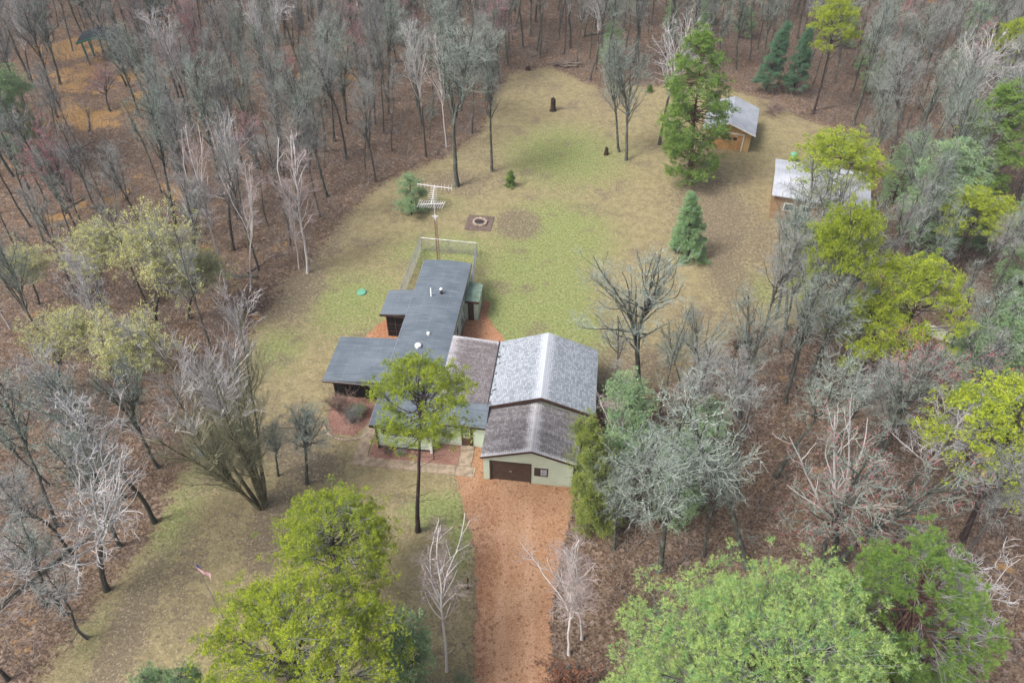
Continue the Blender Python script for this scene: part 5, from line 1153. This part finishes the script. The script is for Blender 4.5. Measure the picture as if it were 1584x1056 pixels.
# ---- random woods
CH, SH = math.cos(DEP), math.sin(DEP)
def project(x, y, z):
    zc = y * CH + (CAMH - z) * SH; yc = y * SH - (CAMH - z) * CH
    return 792 + 1150 * x / zc, 528 - 1150 * yc / zc
keepv = [(-56.5, 101, 3.2, 2), (25.5, 79.5, 5.5, 0), (31, 67, 6.5, 0), (36, 45.6, 2.4, 2), (31.4, 51, 1.5, 1), (17.5, 42.2, 1.8, 1), (-13.4, 51.2, 2, 0), (-22, 32.9, 1.5, 1), (32.5, 88, 3.5, 0), (7.1, 100.6, 3, 1), (-57.5, 95, 4.5, 0), (-51, 86, 4, 0), (-62, 104, 4, 0)]
def region(x, y):
    if y > 99:
        return 'the woods left of the green shelter' if x < -58 else 'the woods behind the green shelter' if x < -34 else 'the far woods left of the log pile' if x < -6 else 'the far woods behind the log pile' if x < 16 else 'the far woods behind the yellow shed' if x < 44 else 'the woods in the upper right corner'
    if x < 0:
        if y > 78: return 'the woods by the green shelter' if x < -42 else 'the woods left of the far lawn'
        if y > 58: return 'the woods at the upper left edge' if x < -38 else 'the woods behind the white birches'
        if y > 40: return 'the woods among the leafing trees' if x < -27 else 'the lawn edge woods by the birches'
        return 'the lower left woods'
    if y > 75: return 'the woods right of the brush heap'
    if y > 52: return 'the woods right of the cabin'
    if y > 36: return 'the woods around the board panels'
    if x < 17: return 'the woods right of the garage'
    return 'the lower right woods'
DESC = {'grey': ('grey leafless tree', 'bare_tree'), 'oak': ('lichened leafless tree', 'oak_tree'), 'pale': ('whitish leafless tree', 'aspen_tree'), 'maple': ('red budding tree', 'maple_tree'), 'pole': ('slender leafless tree', 'pole_tree'),
        'birch': ('white stemmed birch', 'birch_tree'), 'jack': ('yellow green pine', 'pine_tree'), 'young': ('young green pine', 'pine_tree'), 'sapling': ('leafless sapling', 'sapling'), 'leafing': ('pale green leafing tree', 'aspen_tree')}
SHOW = [(a[2], a[3]) for a in T if a[0] in ('leafing', 'vase', 'birch') and a[2] < -15] + [(-54, 95), (-52, 82)]
cand = []
sp = 3.5
for gy in np.arange(12, 150, sp):
    for gx in np.arange(-112, 112, sp):
        cand.append((gx + rng.uniform(-.48, .48) * sp, gy + rng.uniform(-.48, .48) * sp))
cand = np.array(cand)
sdc = poly_sd(cand[:, 0], cand[:, 1], LAWN); sdd = poly_sd(cand[:, 0], cand[:, 1], DRIVE)
far = []; nrand = {}; wild = []
for (x, y), s_, d_ in zip(cand, sdc, sdd):
    if s_ > -.6 or d_ > -2.5: continue
    if -4 < x < 6 and y < 42: continue
    u, v = project(x, y, 0); ut, vt = project(x, y, 13)
    if not (-140 < ut < 1724 and vt < 1130) or v > 1260: continue
    if y < 30 and 5 < x < 24 and rng.random() < .55: continue
    if y < 21 and x > -22: continue
    if any(math.hypot(x - a, y - b) < 2.2 for a, b in placed): continue
    hgt = rng.uniform(11.5, 16.5) * (1.0 if y > 45 else .88)
    if any(math.hypot(x * 1.30 - a * 1.2, y * 1.30 - b * 1.2) < 3.7 for a, b in SHOW): continue
    bad = False
    for f in (1.06, 1.16, 1.26, 1.38, 1.5):
        if f > CAMH / (CAMH - hgt) + .04: break
        if any(math.hypot(x * f - a, y * f - b) < r for a, b, r, _ in keepv) and y > 0: bad = True; break
    if bad and any(math.hypot(x - a, y - b) < 60 for a, b, r, _ in keepv): continue
    f = 1.36
    if poly_sd(np.array([x * f]), np.array([y * f]), LAWN)[0] > (2.5 if x < 0 else 7.5): continue
    p = rng.random()
    if x < 0:
        kind = 'grey' if p < .40 else 'oak' if p < .60 else 'pole' if p < .80 else 'maple' if p < .86 else 'pale' if p < .90 else 'birch' if p < .92 else 'sapling'
        if y < 45 and x < -24: kind = 'pale' if p < .16 else 'oak' if p < .46 else 'leafing' if p < .56 else 'grey' if p < .74 else 'pole' if p < .90 else 'sapling'
    else:
        kind = 'oak' if p < .30 else 'grey' if p < .52 else 'pole' if p < .76 else 'pale' if p < .79 else 'maple' if p < .82 else 'young' if p < .89 else 'jack' if p < .90 else 'sapling'
        if y > 95: kind = 'grey' if p < .36 else 'oak' if p < .56 else 'pole' if p < .84 else 'maple' if p < .87 else 'pale' if p < .92 else 'young'
    if u < -30 and v > 0 and ut < -60: far.append((x, y, hgt)); continue
    if u > 1614 and v > 0 and ut > 1644: far.append((x, y, hgt)); continue
    if v < -12 or y > 132: far.append((x, y, hgt)); continue
    i = nrand.get(kind, 0); nrand[kind] = i + 1
    H0 = PR[kind][i % len(PR[kind])][2]; R0_ = PR[kind][i % len(PR[kind])][3]
    if kind in ('young', 'sapling', 'leafing'): hgt = H0 * rng.uniform(.7, 1.2)
    sR = rng.uniform(.62, 1.02) * (hgt / H0) ** .5
    lean = -.05 * x / max(30, abs(x)) * hgt * (.8 if abs(x) > 12 else .3)
    wild.append((kind, x, y, hgt, sR, R0_, lean + rng.normal(0, .55), rng.normal(0, .5), rng.uniform(0, 6.28), i, H0, u, v))
    placed.append((x, y))
regs = {}
for t_ in wild: regs.setdefault(region(t_[1], t_[2]), []).append((t_[11], t_[12]))
labs = []
for t_ in wild:
    kind, x, y, hgt, sR, R0_, lx, ly, rz_, i, H0, u, v = t_
    reg = region(x, y); U_ = sorted(a for a, b in regs[reg]); V_ = sorted(b for a, b in regs[reg]); n_ = len(U_)
    hz = 'left' if u < U_[n_ // 3] else 'right' if u > U_[2 * n_ // 3] else 'middle'
    vt_ = 'back' if v < V_[n_ // 3] else 'front' if v > V_[2 * n_ // 3] else 'mid'
    q_ = hgt / H0
    size = 'tall' if q_ > 1.0 else 'short' if q_ < .86 else 'medium'
    wide = 'broad' if sR > .84 else 'narrow' if sR < .72 else ''
    lb_ = ' '.join(f'{size} {wide} {DESC[kind][0]}, {vt_} {hz} of {reg}'.split())
    if len(lb_.split()) > 15: lb_ = lb_.replace('leafless tree', 'tree').replace(' broad ', ' ').replace(' narrow ', ' ')
    if len(lb_.split()) > 15: lb_ = lb_.split(' ', 1)[1]
    labs.append(lb_)
from collections import Counter
dupl = Counter(labs); byl = {}
for k_, lab in enumerate(labs): byl.setdefault(lab, []).append(k_)
for lab, ks in byl.items():
    if len(ks) in (2, 3):
        for side, k_ in zip(('left-hand', 'right-hand') if len(ks) == 2 else ('left-hand', 'central', 'right-hand'), sorted(ks, key=lambda q: wild[q][11])): labs[k_] = side + ' ' + lab
dupl = Counter(labs)
for t_, lab in zip(wild, labs):
    kind, x, y, hgt, sR, R0_, lx, ly, rz_, i, H0, u, v = t_
    place(kind, DESC[kind][1], x, y, hgt, R0_ * sR, lx, ly, rz_, lab, 'tree', lab if dupl[lab] > 1 else DESC[kind][0] + 's in ' + region(x, y), i)
print('RANDOM TREES', nrand, 'far', len(far))

# far woods beyond the frame: one mesh, stuff
def low_tree(seed):
    return bare_tree(seed, 15, 2.6, .42, .15, 14, (28, 60), 80, 330, 0, tw=.015, forks=2, dead=0)
lows = [low_tree(300), low_tree(301)]
def mesh_np(me):
    v = np.zeros(len(me.vertices) * 3, np.float32); me.vertices.foreach_get('co', v)
    f = np.zeros(len(me.loops), np.int32); me.loops.foreach_get('vertex_index', f)
    return v.reshape(-1, 3), f.reshape(-1, 4)
LW = [[mesh_np(a), mesh_np(b)] for a, b in lows]
for gy in np.arange(132, 190, 5.5):
    for gx in np.arange(-130, 130, 5.5): far.append((gx + rng.uniform(-2, 2), gy + rng.uniform(-2, 2), rng.uniform(12, 17)))
VV = []; FF = []; MI = []; off = 0
for k, (x, y, h) in enumerate(far):
    a = rng.uniform(0, 6.28); ca, sa = math.cos(a), math.sin(a)
    for part in (0, 1):
        v, f = LW[k % 2][part]
        VV.append(np.stack([(v[:, 0] * ca - v[:, 1] * sa) * .95 + x, (v[:, 0] * sa + v[:, 1] * ca) * .95 + y, v[:, 2] * h / 15], 1)); FF.append(f + off); off += len(v); MI.append(np.full(len(f), part))
me = np_mesh('far_woods', np.concatenate(VV), [np.concatenate(FF)], [M['bark_grey'], M['tw_grey']], False, np.concatenate(MI))
tag(link(bpy.data.objects.new('far_woods', me)), 'leafless woods continuing beyond the visible trees at the top and sides', 'woods', None, 'stuff')

# undergrowth: twiggy brush over the forest floor
n = 46000
bx = rng.uniform(-95, 95, n); by = rng.uniform(10, 140, n)
sdb = poly_sd(bx, by, LAWN); sdv = poly_sd(bx, by, DRIVE)
ok = (sdb < -.3) & (sdv < -.4) & (np.abs(bx) < 30 + by * .62) & ~((bx > -20) & (bx < 6) & (by < 55))
pn = np.sin(bx * .31 + 1) + np.sin(by * .27 + bx * .13) + rng.normal(0, .8, n)
ok &= pn > -.9
bx, by = bx[ok], by[ok]; n = len(bx)
P = np.stack([bx, by, np.zeros(n)], 1); D = np.stack([rng.normal(0, .45, n), rng.normal(0, .45, n), np.ones(n)], 1)
S1 = grow(rng, P, D, rng.uniform(.4, 2.8, n) * np.where(rng.random(n) < .12, 1.6, 1), np.full(n, .016), np.full(n, .009), 3, 0, .1)
P, D, *_ = sprout(rng, S1, n * 4, .2, 1, 20, 65, .05, weights=np.ones(n)); S2 = grow(rng, P, D, rng.uniform(.2, .9, n * 4), np.full(n * 4, .012), np.full(n * 4, .007), 2, .03, .15)
v, f = join_tubes([(S1, 3), (S2, 3)])
me = np_mesh('undergrowth', v, [f], [M['tw_brown'], M['tw_dead']], False, (np.arange(len(f)) // 60) % 3 == 0)
tag(link(bpy.data.objects.new('undergrowth', me)), 'thin leafless brush and twigs covering the forest floor', 'undergrowth', None, 'stuff')

# deadfall scattered through the woods
g0 = np.random.default_rng(77); nl_ = 0; seen = {}
cx_ = g0.uniform(-75, 80, 900); cy_ = g0.uniform(18, 126, 900); sl_ = poly_sd(cx_, cy_, LAWN)
for x0, y0, s_ in zip(cx_, cy_, sl_):
    u, v = project(x0, y0, 0)
    if s_ > -1.5 or not (20 < u < 1560 and 10 < v < 1040) or (x0 > -20 and x0 < 8 and y0 < 60): continue
    if seen.get(region(x0, y0), 0) >= 3: continue
    seen[region(x0, y0)] = seen.get(region(x0, y0), 0) + 1; k_ = seen[region(x0, y0)]
    L = [6.5, 4.0, 2.4][k_ - 1] * g0.uniform(.9, 1.1); a_ = g0.uniform(0, 6.28); r = [.14, .10, .075][k_ - 1]
    B = grow(g0, np.array([[0, 0, r * .8]]), np.array([[math.cos(a_), math.sin(a_), 0.]]), np.array([L]), np.array([r]), np.array([r * .45]), 9, 0, .04)
    B[0][0, :, 2] = np.abs(B[0][0, :, 2])
    P, D, t, *_ = sprout(g0, B, 10, .3, 1, 30, 80, .25); B2 = grow(g0, P, D, g0.uniform(.4, 1.5, 10), np.full(10, r * .3), np.full(10, .009), 4, 0, .15)
    v_, f_ = join_tubes([(B, 8), (B2, 4)]); me = np_mesh('fallen_log', v_, [f_], [M['bark_oak'] if nl_ % 2 else M['deadwood']], True)
    o = tag(link(bpy.data.objects.new('fallen_log', me)), ('longest', 'middle sized', 'shortest')[k_ - 1] + ' fallen log in ' + region(x0, y0), 'log', 'fallen logs in the woods'); o.location = (x0, y0, 0); nl_ += 1

# fallen logs
for i, (x0, y0, x1, y1, r, lab) in enumerate([
    (-25.3, 50.0, -21.3, 49.0, .13, 'dark fallen log at the foot of the two white birches'),
    (-36.5, 99.5, -31.0, 97.8, .10, 'pale fallen trunk right of the brightest red budding tree'),
    (-31.5, 22.8, -28.6, 23.4, .12, 'dark fallen log near the bottom left corner'),
    (2.4, 103.5, 5.2, 105.5, .16, 'mossy fallen log leaning into the far woods behind the lone stump'),
    (37.0, 87.5, 44.0, 90.6, .12, 'grey fallen branchy log beneath the woods right of the brush heap'),
    (-29.5, 78.2, -26.0, 77.2, .11, 'fallen grey log in the woods behind the tall forked birch'),
    (24.0, 30.5, 27.6, 29.0, .09, 'thin fallen log in the lower right woods'),
    (17.2, 30.0, 19.4, 31.6, .08, 'thin fallen log right of the bird feeder clearing')]):
    g_ = np.random.default_rng(400 + i); L = math.hypot(x1 - x0, y1 - y0)
    B = grow(g_, np.array([[x0, y0, r * .8]]), np.array([[x1 - x0, y1 - y0, 0.]]), np.array([L]), np.array([r]), np.array([r * .5]), 8, 0, .04)
    P, D, t, *_ = sprout(g_, B, 9, .3, 1, 30, 80, .25); B2 = grow(g_, P, D, g_.uniform(.4, 1.3, 9), np.full(9, r * .3), np.full(9, .008), 4, 0, .15)
    v, f = join_tubes([(B, 8), (B2, 4)]); me = np_mesh('fallen_log', v, [f], [M['deadwood']], True)
    tag(link(bpy.data.objects.new('fallen_log', me)), lab, 'log')

# faint damp air
hb = MB().box(-1600, 1600, -900, 2600, -1.0, 60.0)
hm = bpy.data.materials.new('damp_air'); hm.use_nodes = True; ht_ = hm.node_tree; ht_.nodes.clear()
ho_ = ht_.nodes.new('ShaderNodeOutputMaterial'); hv = ht_.nodes.new('ShaderNodeVolumePrincipled')
hv.inputs['Color'].default_value = (0.86, 0.90, 0.95, 1); hv.inputs['Density'].default_value = HAZE
ht_.links.new(hv.outputs[0], ho_.inputs['Volume'])
tag(hb.build('haze', hm), 'thin damp haze over the whole wood', 'haze', None, 'stuff')
